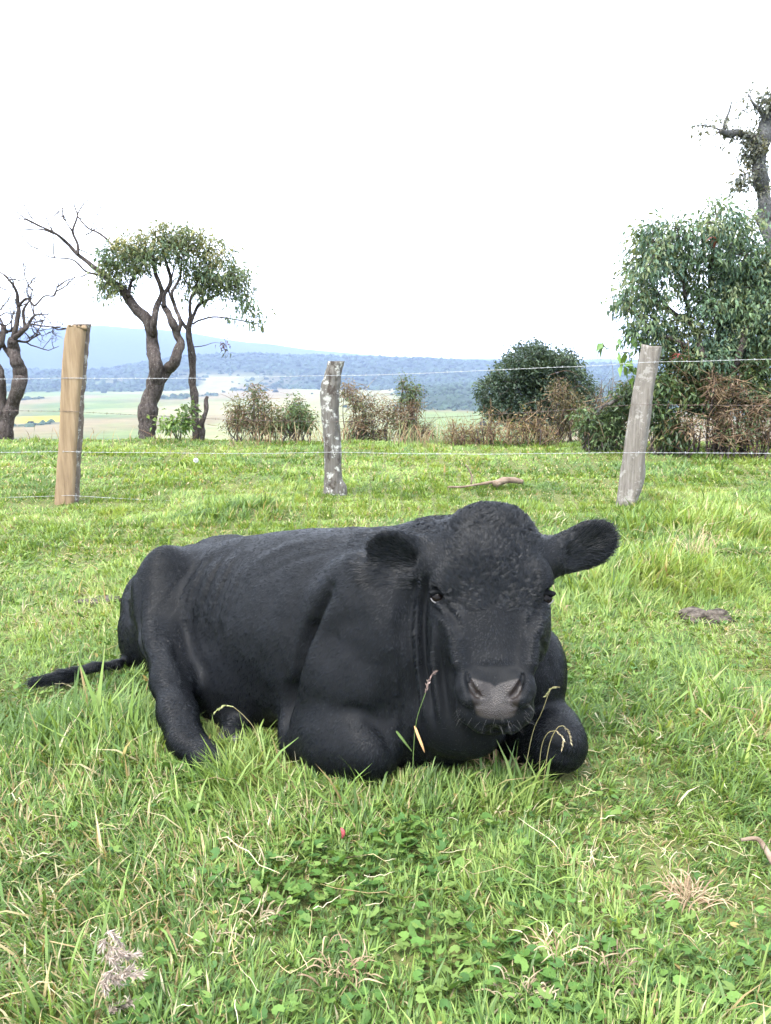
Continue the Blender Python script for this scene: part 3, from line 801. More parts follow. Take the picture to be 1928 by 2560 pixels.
# fields that steer the sward: length, lushness, dryness
TUFTS = np.array([  # x, y, radius, extra length: ranker clumps that stand out in the meadow
 (*P(200, 1850, 2.2)[:2], .20, .075), (*P(330, 1880, 2.13)[:2], .16, .06), (*P(60, 1950, 2.0)[:2], .25, .05), (*P(1500, 1450, 3.9)[:2], .45, .085), (*P(1690, 1420, 4.0)[:2], .35, .09), (*P(1850, 1300, 5.6)[:2], .7, .07),
 (*P(1250, 1950, 1.86)[:2], .11, .075), (*P(1340, 1960, 1.86)[:2], .08, .035), (*P(830, 1960, 1.86)[:2], .22, .03), (*P(1090, 1970, 1.84)[:2], .10, .05), (*P(600, 1880, 2.08)[:2], .10, .05), (*P(560, 2080, 1.65)[:2], .25, .03), (*P(1780, 2480, 1.05)[:2], .2, .07), (*P(1250, 2500, 1.05)[:2], .15, .05),
 (*P(100, 2450, 1.1)[:2], .2, .06), (*P(1700, 1320, 5.3)[:2], .5, .08), (*P(620, 1290, 6.0)[:2], .5, .05), (*P(1870, 1830, 2.3)[:2], .3, .05), (*P(560, 1950, 1.93)[:2], .09, .05)])
WEEDS = [(*P(700, 2110, 1.58)[:2], .17), (*P(800, 2180, 1.47)[:2], .12), (*P(300, 2430, 1.13)[:2], .14), (*P(1130, 2300, 1.29)[:2], .16), (*P(1330, 2390, 1.18)[:2], .15), (*P(640, 2480, 1.08)[:2], .10), (*P(1700, 2400, 1.17)[:2], .12), (*P(1050, 2080, 1.64)[:2], .12), (*P(480, 1950, 1.95)[:2], .10)]
def sward(x, y):
    ln = noise2(x, y, 2.4, 3, 31.); pt = noise2(x, y, 1.1, 2, 47.); dr = noise2(x, y, 2.9, 3, 53.)
    ex = np.zeros_like(x)
    for wx, wy, wr in WEEDS: ex -= .010*np.exp(-((x-wx)**2+(y-wy)**2)/(wr*wr))
    ex -= .045*np.exp(-((x+1.12)/.22)**2-((y-2.56)/.10)**2)
    for tx_, ty_, r_, e_ in TUFTS: ex += e_*np.exp(-((x-tx_)**2+(y-ty_)**2)/(r_*r_))
    return ln, pt, dr, ex

G_COL = np.array([(.084, .150, .038), (.148, .234, .054), (.214, .302, .076), (.272, .340, .102), (.345, .382, .158)])
D_COL = np.array([(.38, .31, .16), (.44, .38, .22), (.30, .22, .105), (.50, .45, .29)])

def blades(x, y, hgt, wid, lean, ldir, col_, seg, kink=None):
    """curved tapering blades; returns verts, tris, tints"""
    n = len(x); z = ground_z(x, y)-.008
    t = np.linspace(0, 1, seg+1)
    fx, fy = np.cos(ldir), np.sin(ldir)
    sx, sy = -fy, fx
    tw = rg.normal(0, .5, n)                                # blade twist
    vs_ = []
    for q in t[:-1]:
        w = wid*(1-.55*q**1.5)*.5
        hx = hgt*lean*(q**1.8)*.95; hz_ = hgt*(q*np.sqrt(np.maximum(0, 1-(lean*.75)**2*q)))
        droop = hgt*np.maximum(0, lean-.75)*.9*q**3; hz_ = hz_-droop
        cx, cy = x+fx*hx, y+fy*hx
        ax, ay = sx*np.cos(tw*q)+fx*np.sin(tw*q), sy*np.cos(tw*q)+fy*np.sin(tw*q)
        vs_.append(np.stack([cx-ax*w, cy-ay*w, z+hz_], -1)); vs_.append(np.stack([cx+ax*w, cy+ay*w, z+hz_+w*.15], -1))
    hx = hgt*lean*.95; hz_ = hgt*np.sqrt(np.maximum(0.0, 1-(lean*.75)**2))-hgt*np.maximum(0, lean-.75)*.9
    vs_.append(np.stack([x+fx*hx, y+fy*hx, z+hz_], -1))
    v = np.stack(vs_, 1); k = v.shape[1]
    f = []
    for s_ in range(seg-1): f += [(2*s_, 2*s_+1, 2*s_+3), (2*s_, 2*s_+3, 2*s_+2)]
    f.append((2*seg-2, 2*seg-1, 2*seg))
    f = np.array(f)[None]+(np.arange(n)*k)[:, None, None]
    c = np.repeat(col_[:, None], k, 1)
    return v.reshape(-1, 3), f.reshape(-1, 3), c.reshape(-1, 3)

def zone(y0, y1, dens, hmul, wmul, seg, margin=.5, dry=.16):
    area = .5*(.56*2+.1)*(y1*y1-y0*y0)+2*margin*(y1-y0)
    n = int(area*dens)
    y = np.sqrt(rg.uniform(y0*y0, y1*y1, n)); y = np.where(rg.random(n) < .3, rg.uniform(y0, y1, n), y)
    x = rg.uniform(-1, 1, n)*(.56*y+margin)
    # gather blades into tufts
    q = .055+.012*y
    cxi, cyi = np.floor(x/q), np.floor(y/q)
    hsh = np.sin(cxi*127.1+cyi*311.7)*43758.5453; r1 = hsh-np.floor(hsh); hsh = np.sin(cxi*269.5+cyi*183.3)*24634.6345; r2 = hsh-np.floor(hsh)
    tcx, tcy = (cxi+.2+.6*r1)*q, (cyi+.2+.6*r2)*q
    pull = .45*rg.random(n); x = x+(tcx-x)*pull; y = y+(tcy-y)*pull
    keep = ~under_cow(x, y); x, y, r1, r2, tcx, tcy = [a[keep] for a in (x, y, r1, r2, tcx, tcy)]; n = len(x)
    ln, pt, dr, ex = sward(x, y)
    short = np.clip((ln-.33)/.34, 0, 1)
    hgt = (.018+.032*short+.013*r2)*hmul*rg.uniform(.55, 1.35, n)+ex*rg.uniform(.4, 1.1, n)
    hgt = np.maximum(hgt, .012); hgt = np.where(rg.random(n) < .035, hgt*1.7, hgt)
    ldir = np.arctan2(y-tcy, x-tcx)+rg.normal(0, .7, n)
    sw = noise2(x, y, .9, 2, 61.)*12.0
    ldir = np.where(rg.random(n) < .45, sw+rg.normal(0, .6, n), ldir)
    lean = np.clip(rg.beta(2.9, 1.6, n)*1.2, .08, 1.15); lean = np.where(ex > .04, lean*.8, lean)
    wid = rg.uniform(.0028, .0062, n)*wmul*(1+1.2*np.clip(hgt-.08, 0, .1)/.1)
    # tint: individual blade, tuft, patch
    ci = np.clip(np.floor(1.15*(rg.normal(0, .75, n)+1.3*(r1-.5)+3.4*(pt-.5))+1.5), 0, 4).astype(int)
    c = G_COL[ci]*rg.uniform(.78, 1.25, (n, 1))
    pd = dry*np.clip(.35+3.2*(dr-.42), .15, 2.4)*np.where(ex > .05, .7, 1)
    isd = rg.random(n) < pd
    dc = D_COL[rg.integers(0, 4, n)]*rg.uniform(.7, 1.15, (n, 1))
    c = np.where(isd[:, None], dc, c); lean = np.where(isd, np.clip(lean*1.25, 0, 1.2), lean)
    return blades(x, y, hgt, wid, lean, ldir, c, seg)

def grass_mat(name, tr=.42, sp=.35):
    m = NM(name); t = m.attr('tint')
    return m.leaf(t, .48, sp, tr, m.mix(1.0, t, (1.25, 1.1, .55, 1), 'MULTIPLY'))
M_GRASS = grass_mat('grass_blade')
zs = [zone(.62, 2.0, 18500, 1.0, .95, 3, .40, .20), zone(2.0, 4.2, 11500, 1.0, 1.2, 2, .5, .18), zone(4.2, 7.5, 5200, 1.0, 1.9, 2, .6, .14), zone(7.5, 14.2, 1500, 1.15, 3.6, 2, .9, .13)]
off = 0; V, Fs, Cs = [], [], []
for v, f, c in zs:
    V.append(v); Fs.append(f+off); Cs.append(c); off += len(v)
tag(npmesh('grass', np.vstack(V), np.vstack(Fs), M_GRASS, None, True, np.vstack(Cs)), 'short green meadow grass with dry blades covering the hilltop', 'grass', kind='stuff')

# round scalloped weed leaves low in the turf
def scallop(n_lobes=7):
    pts = [(0, 0, .0)]
    m_ = n_lobes*2+1
    for k in range(m_):
        a = -2.5+5.0*k/(m_-1); r = 1.0 if k % 2 == 0 else .86
        pts.append((r*math.sin(a), r*math.cos(a), .20*r*r+(.05 if k % 2 else 0)))
    f = [(0, k+1, k+2) for k in range(m_-1)]
    return np.array(pts), np.array(f)
LT, LF = scallop()
rl_ = np.random.default_rng(9)
n = 21000
y = np.sqrt(rl_.uniform(.62**2, 4.6**2, n)); x = rl_.uniform(-1, 1, n)*(.56*y+.4)
for wx, wy, wr in WEEDS:
    x = np.r_[x, rl_.normal(wx, wr*.66, 110)]; y = np.r_[y, rl_.normal(wy, wr*.66, 110)]
n = len(x)
dens = sm(.44, .58, noise2(x, y, 2.1, 3, 77.))*(.3+.7*sm(3.6, 1.6, y))+.05
wk = np.zeros(n)
for wx, wy, wr in WEEDS: wk += np.exp(-((x-wx)**2+(y-wy)**2)/(wr*wr))
dens = dens+1.2*wk
k = (rl_.random(n) < dens) & ~under_cow(x, y); x, y, wk = x[k], y[k], np.clip(wk[k], 0, 1); n = len(x)
rs = rl_.uniform(.005, .0125, n)*np.where(rl_.random(n) < .15, 1.6, 1)*(1+.35*wk); rs = np.minimum(rs, .0145); hh = rl_.uniform(.008, .036, n)
tilt = rl_.normal(0, .38, (n, 2)); tilt[:, 1] -= .35; rot = rl_.uniform(0, 2*np.pi, n)
ca, sa = np.cos(rot), np.sin(rot)
lv = LT[None]*rs[:, None, None]
lx = lv[..., 0]*ca[:, None]-lv[..., 1]*sa[:, None]; ly = lv[..., 0]*sa[:, None]+lv[..., 1]*ca[:, None]
lz = lv[..., 2]+lx*tilt[:, :1]+ly*tilt[:, 1:]*-1*-1
pos = np.stack([x, y, ground_z(x, y)+hh], -1)
lvw = np.stack([lx, ly, lz], -1)+pos[:, None]
lc = np.array([(.075, .150, .034), (.108, .185, .044), (.058, .122, .034), (.140, .210, .056)])[rl_.integers(0, 4, n)]*rl_.uniform(.8, 1.2, (n, 1))
lc[(rl_.random(n) < .02) & (rs < .011)] = (.30, .22, .08)
lf = LF[None]+(np.arange(n)*len(LT))[:, None, None]
tag(npmesh('weed_leaves', lvw.reshape(-1, 3), lf.reshape(-1, 3), grass_mat('weed_leaf', .30, .12), None, False, np.repeat(lc[:, None], len(LT), 1).reshape(-1, 3)),
    'low rounded green weed leaves spreading through the turf', 'weeds', kind='stuff')

# loose dry straw lying on and in the turf
def straw_piece(rs_, x, y, L, a, w, h0, kinks):
    p = [np.array([x, y, 0.])]; n = 7; d = a; st = L/(n-1)
    for q in range(1, n):
        if rs_.random() < kinks: d += rs_.normal(0, .8)
        d += rs_.normal(0, .08); p.append(p[-1]+np.array([math.cos(d), math.sin(d), 0])*st)
    p = np.array(p); p[:, 2] = ground_z(p[:, 0], p[:, 1])+h0+np.cumsum(rs_.normal(0, .006, n))*L/.1+rs_.uniform(-.1, .25)*np.linspace(0, L, n)
    p[:, 2] = np.maximum(p[:, 2], ground_z(p[:, 0], p[:, 1])+.004)
    return p
rs_ = np.random.default_rng(15)
g = Geo()
cnt = 0
while cnt < 1700:
    yy = math.sqrt(rs_.uniform(.62**2, 5.2**2)) if rs_.random() < .5 else rs_.uniform(.62, 2.6); xx = rs_.uniform(-1, 1)*(.55*yy+.3)
    if under_cow(np.array([xx]), np.array([yy]))[0]: continue
    if rs_.random() > .25+1.6*max(0, float(noise2(np.array([xx]), np.array([yy]), 2.9, 3, 53.)[0])-.42)*4: continue
    cnt += 1
    big = rs_.random() < .045
    L = rs_.uniform(.12, .26) if big else rs_.uniform(.02, .075)
    p = straw_piece(rs_, xx, yy, L, rs_.uniform(0, 6.28), .002, rs_.uniform(.012, .04), .22)
    w = rs_.uniform(.0006, .0011)*(1.25 if big else 1.0)
    g.tube(p, [w, w, w, w, w*.9, w*.8, w*.4], 3, D_COL[rs_.integers(0, 4)]*rs_.uniform(.75, 1.15))
M_STRAW = NM('dry_straw'); M_STRAW = M_STRAW.bsdf(M_STRAW.attr('tint'), .6, .3)
tag(g.build('loose_straw', M_STRAW), 'pale dry straw stems lying loose over the turf', 'straw', kind='stuff')
# ================================================================ FENCE
def post_mesh(name, rings, mat, parent, nseg=20, rough=.006, shape=None, rows=60, cut=None, seed=0):
    """rings: list of (centre xyz, half width, half depth); shape(angle)->radius factor"""
    rings = np.array([(*c, a, b) for c, a, b in rings], float)
    r = spline(rings, rows)
    th = np.linspace(0, 2*np.pi, nseg, endpoint=False)
    sh = np.array([shape(t) if shape else 1.0 for t in th])
    v = np.zeros((rows, nseg, 3))
    v[..., 0] = r[:, 0:1]+r[:, 3:4]*np.cos(th)*sh; v[..., 1] = r[:, 1:2]+r[:, 4:5]*np.sin(th)*sh; v[..., 2] = r[:, 2:3]
    flat = v.reshape(-1, 3)
    ctr = np.repeat(r[:, :3], nseg, 0)
    out = flat-ctr; out[:, 2] = 0; out /= np.linalg.norm(out, axis=1)[:, None]+1e-9
    q = flat.copy(); q[:, 2] *= .22; q += seed
    d = rough*((fbm(q, 28, 3)-.5)*2.4+(noise3(q, 90)-.5)*1.0)
    flat = flat+out*d[:, None]
    if cut: flat[:, 2] += np.where(np.arange(len(flat))//nseg == rows-1, 1, 0)*cut(flat)
    i = np.arange(rows-1)[:, None]*nseg; j = np.arange(nseg)[None]; jn = (j+1) % nseg
    f = np.stack([i+j, i+jn, i+nseg+jn, i+nseg+j], -1).reshape(-1, 4)
    tv = flat[-nseg:].mean(0)[None]; top = np.stack([np.full(nseg, len(flat)), (rows-1)*nseg+np.arange(nseg), (rows-1)*nseg+(np.arange(nseg)+1) % nseg], 1)
    return npmesh(name, np.vstack([flat, tv]), tri(f, top), mat, parent, True)

def wood_mat(name, c0, c1, c2, streak=9., bark=0., lich=0., lcol=(.42, .42, .38, 1), dark=(.05, .04, .033, 1)):
    m = NM(name); co = m.coords('Object')
    st = m.noise(m.mapping(co, (1, 1, .07)), streak*6, 6, .65, .4)
    big = m.noise(m.mapping(co, (1, 1, .35)), 9, 4)
    c = m.ramp(st, [(.28, c0), (.5, c1), (.72, c2)])
    c = m.mix(m.math('MULTIPLY', big, .55), c, m.mix(.5, c0, dark))
    if lich:
        l = m.ramp(m.noise(co, 16, 6, .7), [(.54, 0), (.60, 1)]); c = m.mix(m.math('MULTIPLY', l, lich), c, lcol)
        b = m.ramp(m.noise(m.mapping(co, (1, 1, .6)), 13, 5, .65), [(.56, 0), (.64, 1)]); c = m.mix(m.math('MULTIPLY', b, bark), c, dark)
    return m.bsdf(c, .85, .15, m.bump(st, .7, .012))

def box_shape(p=5., rot=0.):
    def f(t): t = t+rot; return 1/((abs(math.cos(t))**p+abs(math.sin(t))**p)**(1/p))
    return f

def post_rings(rows, Y, depth):
    """rows: (v, left u, right u)"""
    out = []
    for v, a, b in rows:
        pa, pb = P(a, v, Y), P(b, v, Y); out.append((((pa[0]+pb[0])/2, Y+depth*.0, pa[2]), (pb[0]-pa[0])/2, depth/2))
    return out
YL, YM, YR = 6.72, 6.80, 6.22
GRP = 'fence posts carrying the barbed wire'
# freshly split tan post: a flat sawn heart with the bark left on its back
pl = empty('fence_post', (P(170, 1248, YL)[0], YL, 0)); tag(pl, 'tan freshly split wooden fence post at the left with bark edge', 'fence post', GRP)
M_TAN = wood_mat('split_timber', (.17, .118, .070, 1), (.26, .185, .110, 1), (.325, .245, .155, 1), 7)
M_BARK = wood_mat('post_bark', (.07, .055, .045, 1), (.13, .105, .085, 1), (.19, .165, .14, 1), 10, .6, .5)
rowsL = [(1278, 140, 184), (1245, 140, 186), (1180, 144, 188), (1100, 150, 193), (1020, 153, 197), (960, 156, 203), (900, 159, 207), (850, 164, 211), (808, 171, 216)]
post_mesh('timber', post_rings(rowsL, YL, .075), M_TAN, pl, 28, .004, box_shape(7), 60, lambda f: -.30*(f[:, 0]-f[:, 0].mean()), 1.0)
rb = [((c[0]+.020, YL+.052, c[2]-.004), a*1.02, .055) for c, a, b in post_rings(rowsL, YL, .075)]
post_mesh('bark', rb, M_BARK, pl, 24, .010, None, 60, None, 2.0)
# short grey knotted post
M_LICH = wood_mat('lichened_post', (.065, .058, .050, 1), (.125, .115, .10, 1), (.19, .18, .162, 1), 8, .95, .75)
pm = empty('fence_post', (P(836, 1244, YM)[0], YM, 0)); tag(pm, 'short grey lichened fence post with a knotted foot behind the bull', 'fence post', GRP)
rowsM = [(1280, 812, 862), (1239, 810, 866), (1216, 811, 866), (1190, 812, 855), (1124, 810, 853), (1081, 808, 850), (1034, 803, 846), (980, 802, 848), (955, 805, 851), (938, 813, 854), (903, 821, 862)]
post_mesh('timber', post_rings(rowsM, YM, .15), M_LICH, pm, 24, .012, box_shape(2.6), 70, None, 5.0)
# pale squared post leaning right
M_PALE = wood_mat('weathered_post', (.10, .088, .073, 1), (.175, .157, .135, 1), (.25, .232, .205, 1), 9, .25, .25, (.5, .49, .45, 1))
pr = empty('fence_post', (P(1570, 1270, YR)[0], YR, 0)); tag(pr, 'pale grey squared fence post leaning to the right', 'fence post', GRP)
rowsR = [(1300, 1538, 1592), (1263, 1543, 1588), (1225, 1549, 1600), (1192, 1554, 1609), (1158, 1559, 1610), (1094, 1567, 1616), (1030, 1577, 1625), (978, 1585, 1631), (940, 1592, 1638), (900, 1600, 1645), (866, 1607, 1652)]
post_mesh('timber', post_rings(rowsR, YR, .16), M_PALE, pr, 28, .007, box_shape(9, R(28)), 70, lambda f: .025*np.clip((f[:, 0].mean()+.02-f[:, 0])/.05, 0, 1), 9.0)

# barbed wire: two twisted strands with barbs, stapled to the fronts of the posts
M_GALV = NM('galvanised_wire').bsdf((.34, .35, .355, 1), .45, .5, None, Metallic=.6)
mr = NM('rusty_wire'); M_RUST = mr.bsdf(mr.ramp(mr.noise(mr.coords('Object'), 30, 3), [(.35, (.055, .045, .042, 1)), (.7, (.16, .12, .10, 1))]), .75, .3)
def wire(pts, label, mat, r=.0011, amp=.0014, barb=.115, seed=1):
    rw = np.random.default_rng(seed)
    path = []
    for (a, b) in zip(pts[:-1], pts[1:]):                        # sag between the posts
        n = max(4, int(np.linalg.norm(b-a)/.03)); t = np.linspace(0, 1, n, endpoint=False)[:, None]
        s_ = a*(1-t)+b*t; s_[:, 2:] -= .018*np.linalg.norm(b-a)/2.3*4*t*(1-t)*.6; path.append(s_)
    path = np.vstack(path+[pts[-1][None]])
    path[:, 2] += .006*(fbm(path, 2.2, 2)-.5)*2
    o = empty('barbed_wire', pts[0]); tag(o, label, 'barbed wire', 'barbed wires strung along the fence')
    L = np.r_[0, np.cumsum(np.linalg.norm(np.diff(path, axis=0), axis=1))]
    for k in (0, 1):
        g = Geo(); ph = L/.05*np.pi*2/2+k*np.pi
        p = path.copy(); p[:, 1] += amp*np.cos(ph); p[:, 2] += amp*np.sin(ph)
        g.tube(p, r, 5); g.build('strand', mat, o)
    if barb:
        g = Geo()
        for s_ in np.arange(.05, L[-1], barb):
            c = np.array([np.interp(s_, L, path[:, i]) for i in range(3)])
            for q in (-1, 1):
                a = rw.uniform(0, 2*np.pi); d = np.array([.25*q, math.cos(a), math.sin(a)]); d /= np.linalg.norm(d)
                g.tube([c-d*.012, c, c+d*.012], [.0007, .0017, .0007], 4)
        b_ = g.build('barbs', mat, o); b_['kind'] = 'stuff'
    return o
fl, fm, fr = YL-.045, YM-.085, YR-.095
def ends(vl, v0, v1, v2, vr): return [P(-420, vl, 7.0), P(172, v0, fl), P(826, v1, fm), P(1595, v2, fr), P(2560, vr, 5.2)]
wire(ends(945, 945, 939, 907, 872), 'top strand of bright barbed wire across the fence posts', M_GALV, seed=1)
wire(ends(1010, 1028, 1055, 1012, 1006), 'rusty brown barbed wire second from the top of the fence', M_RUST, seed=2)
wire(ends(1126, 1129, 1131, 1131, 1129), 'bright barbed wire third from the top just above the grass line', M_GALV, seed=3)
wire([P(-420, 1250, 7.0), P(172, 1238, fl), P(826, 1268, YM-.20), P(1595, 1284, fr), P(2560, 1296, 5.4)], 'lowest smooth wire half lost in the grass of the fence', M_GALV, .0011, .0010, 0, seed=4)
# ================================================================ TREES AND SCRUB
LEAF_V = np.array([(0, 0, 0), (-.5, .42, .10), (.5, .42, .10), (0, .45, 0), (0, 1, -.06)])
LEAF_F = np.array([(0, 3, 1), (0, 2, 3), (1, 3, 4), (3, 2, 4)])
def leaves(pos, dirn, size, width, tint, rng, name, mat, parent, curl=.25):
    n = len(pos); d = dirn/(np.linalg.norm(dirn, axis=1)[:, None]+1e-9)
    up = rng.normal(0, 1, (n, 3)); up[:, 2] += .8; s_ = np.cross(d, up); s_ /= np.linalg.norm(s_, axis=1)[:, None]+1e-9; w = np.cross(s_, d)
    L = LEAF_V[None]*np.stack([width, size, size], -1)[:, None]
    v = pos[:, None]+s_[:, None]*L[..., :1]+d[:, None]*L[..., 1:2]+w[:, None]*L[..., 2:]
    v[:, 4, 2] -= size*curl; 
    f = LEAF_F[None]+(np.arange(n)*5)[:, None, None]
    return npmesh(name, v.reshape(-1, 3), f.reshape(-1, 3), mat, parent, False, np.repeat(tint[:, None], 5, 1).reshape(-1, 3))

def leaf_mat(name, tr=.3, spec=.35): 
    m = NM(name); t = m.attr('tint'); return m.leaf(t, .45, spec, tr, m.mix(1.0, t, (1.3, 1.15, .5, 1), 'MULTIPLY'))
M_LEAF = leaf_mat('tree_leaf')
def bark_mat(name, c0, c1, c2, lich=.5):
    m = NM(name); co = m.coords('Object')
    c = m.ramp(m.noise(m.mapping(co, (1, 1, .4)), 22, 6, .7), [(.3, c0), (.5, c1), (.7, c2)])
    l = m.ramp(m.noise(co, 34, 5, .7), [(.60, 0), (.65, 1)]); c = m.mix(m.math('MULTIPLY', l, lich), c, (.30, .30, .275, 1))
    return m.bsdf(c, .9, .1, m.bump(m.noise(m.mapping(co, (1, 1, .4)), 20, 6, .75), 1.0, .06))
M_TRUNK = bark_mat('lichened_bark', (.026, .021, .019, 1), (.070, .057, .051, 1), (.135, .115, .105, 1))
M_TWIG = bark_mat('twig_bark', (.045, .036, .032, 1), (.075, .06, .054, 1), (.12, .10, .09, 1), .2)
M_DEAD = bark_mat('pale_dead_bark', (.06, .052, .047, 1), (.12, .105, .095, 1), (.20, .185, .17, 1), .7)

class Tree:
    def __init__(s, name, label, cat, base, seed, group=None):
        s.rng = np.random.default_rng(seed); s.o = empty(name, base); tag(s.o, label, cat, group); s.limbs = Geo(); s.tw = Geo(); s.skel = []
        s.lp, s.ld, s.ls, s.lw, s.lc = [], [], [], [], []
    def limb(s, pts, r0, r1, n=None, gnarl=.5, seg=9, twig=False):
        p = spline(pts, n or max(8, 5*len(pts)))
        rr = np.linspace(r0, r1, len(p))*(1+.22*(fbm(p*1.0+s.rng.uniform(0, 9), 8, 3)-.5)*4*gnarl)
        p = p+(np.stack([fbm(p+3, 3.5, 2), fbm(p+7, 3.5, 2), fbm(p+5, 3.5, 2)], -1)-.5)*min(.06, r0*1.2)*gnarl*2
        (s.tw if twig else s.limbs).tube(p, rr, seg if not twig else 5); s.skel.append(p); return p
    def nearest(s, q):
        a = np.vstack(s.skel); return a[np.argmin(((a-q)**2).sum(1)+.35*np.maximum(0, a[:, 2]-q[2])**2*4)]
    def twigs_to(s, tips, r=.008, bend=.12):
        for q in tips:
            a = s.nearest(q); d = q-a; L = np.linalg.norm(d)
            if L < .03: continue
            m1 = a+d*.35+s.rng.normal(0, bend*L, 3)*.5; m2 = a+d*.7+s.rng.normal(0, bend*L, 3)*.5
            p = spline([a, m1, m2, q], 8); s.tw.tube(p, np.linspace(min(r*(1+L), .025), r*.3, 8), 4); s.skel.append(p[2:])
    def bare(s, start, d, L, r, depth=2, spread=.6):
        """a leafless forking branch"""
        p = [np.asarray(start, float)]; n = 6; d = np.asarray(d, float)
        for k in range(n): d = d+s.rng.normal(0, .22, 3); d[2] += .05; d /= np.linalg.norm(d); p.append(p[-1]+d*L/n)
        p = np.array(p); s.tw.tube(p, np.linspace(r, r*.35, n+1), 4)
        if depth: 
            for k in (2, 3, 4, 5, 6): 
                if s.rng.random() < .75: s.bare(p[k], d+s.rng.normal(0, spread, 3), L*s.rng.uniform(.35, .6), r*.55, depth-1, spread)
    def clump(s, c, rad, nt, nl, size, cols, spread=.10, droop=.3, shell=.55, width=.36, twigr=.006):
        c = np.asarray(c); g = s.rng.normal(0, 1, (nt, 3)); g /= np.linalg.norm(g, axis=1)[:, None]
        tips = c+g*(shell+(1-shell)*s.rng.random((nt, 1)))**.7*np.asarray(rad); tips[:, 2] = np.where(tips[:, 2] < c[2]-.4*rad[2], tips[:, 2]*.5+(c[2]-.4*rad[2])*.5, tips[:, 2])
        s.twigs_to(tips, twigr)
        pos = np.repeat(tips, nl, 0)+s.rng.normal(0, spread, (nt*nl, 3)); out = pos-c
        d = out/np.linalg.norm(out, axis=1)[:, None]*.7+s.rng.normal(0, .7, (nt*nl, 3)); d[:, 2] -= droop
        s.lp.append(pos); s.ld.append(d); sz = size*s.rng.uniform(.6, 1.3, nt*nl); s.ls.append(sz); s.lw.append(sz*width*s.rng.uniform(.8, 1.2, nt*nl))
        tipc = np.asarray(cols)[s.rng.integers(0, len(cols), nt)]; lc = np.repeat(tipc, nl, 0)*s.rng.uniform(.65, 1.35, (nt*nl, 1)); s.lc.append(lc)
    def done(s, trunk_mat=None, twig_mat=None, leaf_mat_=None, trunk='trunk', crown='crown'):
        if s.limbs.n: s.limbs.build(trunk, trunk_mat or M_TRUNK, s.o)
        if s.tw.n: t = s.tw.build('twigs', twig_mat or M_TWIG, s.o); t['kind'] = 'stuff'
        if s.lp: 
            k = leaves(np.vstack(s.lp), np.vstack(s.ld), np.hstack(s.ls), np.hstack(s.lw), np.vstack(s.lc), s.rng, crown, leaf_mat_ or M_LEAF, s.o); k['kind'] = 'stuff'
        return s.o

def Z1(x, y, Y): return P(x*.4562, 450+y*.4562, Y)          # reading marks of the photograph's enlargements
def Z3(x, y, Y): return P(1128+x*.5063, 180+y*.5063, Y)
def path(fn, pts, Y, wob=.0, rng=None):
    return [fn(a, b, Y+(rng.normal(0, wob) if rng is not None and k else 0)) for k, (a, b) in enumerate(pts)]
def to_ground(p):
    q = np.array(p, float); q[2] = ground_z(q[0], q[1])-.12; return q
PX = 1/149.*13.1                                            # metres per photo pixel at 1 m = 1/149 at 13.1 m
def mpp(Y): return Y*.995/FPX

OLIVE = [(0.111, 0.137, 0.058), (0.15, 0.169, 0.072), (0.091, 0.124, 0.058), (0.195, 0.195, 0.085), (0.247, 0.234, 0.111)]
DKGRN = [(0.072, 0.116, 0.061), (0.102, 0.148, 0.07), (0.061, 0.102, 0.061), (0.123, 0.171, 0.08)]
BLGRN = [(0.065, 0.114, 0.07), (0.091, 0.15, 0.081), (0.052, 0.096, 0.065), (0.127, 0.185, 0.091), (0.163, 0.195, 0.098)]
BROWN = [(.115, .072, .045), (.16, .11, .065), (.085, .055, .038), (.21, .155, .095)]
YA = 13.1; k1 = .4562*mpp(YA)
# --- twin-stemmed gnarled tree
t = Tree('gnarled_tree', 'gnarled tree with forked dark trunk and bare branches reaching left', 'tree', to_ground(Z1(815, 1380, YA)), 101)
ra = t.rng
b0 = to_ground(Z1(812, 1385, YA))
t.limb([b0]+path(Z1, [(815, 1350), (825, 1240), (855, 1140), (862, 1080)], YA), 50*k1, 42*k1, 26, .8, 14)
p1 = t.limb(path(Z1, [(865, 1110), (850, 1010), (840, 930), (832, 850), (810, 780), (745, 710), (695, 640), (650, 590), (590, 545), (540, 495)], YA, .08, ra), 40*k1, 16*k1, 44, .7, 12)
p2 = t.limb(path(Z1, [(868, 1100), (915, 1040), (955, 980), (985, 890), (965, 840), (940, 780), (915, 720), (895, 680)], YA, .08, ra), 32*k1, 15*k1, 36, .8, 12)
p3 = t.limb(path(Z1, [(835, 850), (850, 760), (858, 690), (895, 630), (880, 570), (850, 500), (845, 420)], YA, .12, ra), 20*k1, 8*k1, 30, .6)
t.limb(path(Z1, [(900, 690), (905, 630), (935, 560), (920, 470), (900, 380), (930, 330)], YA, .12, ra), 13*k1, 6*k1, 26, .6)
t.limb(path(Z1, [(965, 850), (985, 780), (960, 690), (945, 610), (985, 530), (1000, 430)], YA, .12, ra), 12*k1, 5*k1, 26, .6)
t.limb(path(Z1, [(700, 640), (720, 560), (770, 470), (800, 390)], YA, .2, ra), 10*k1, 5*k1, 20, .6)
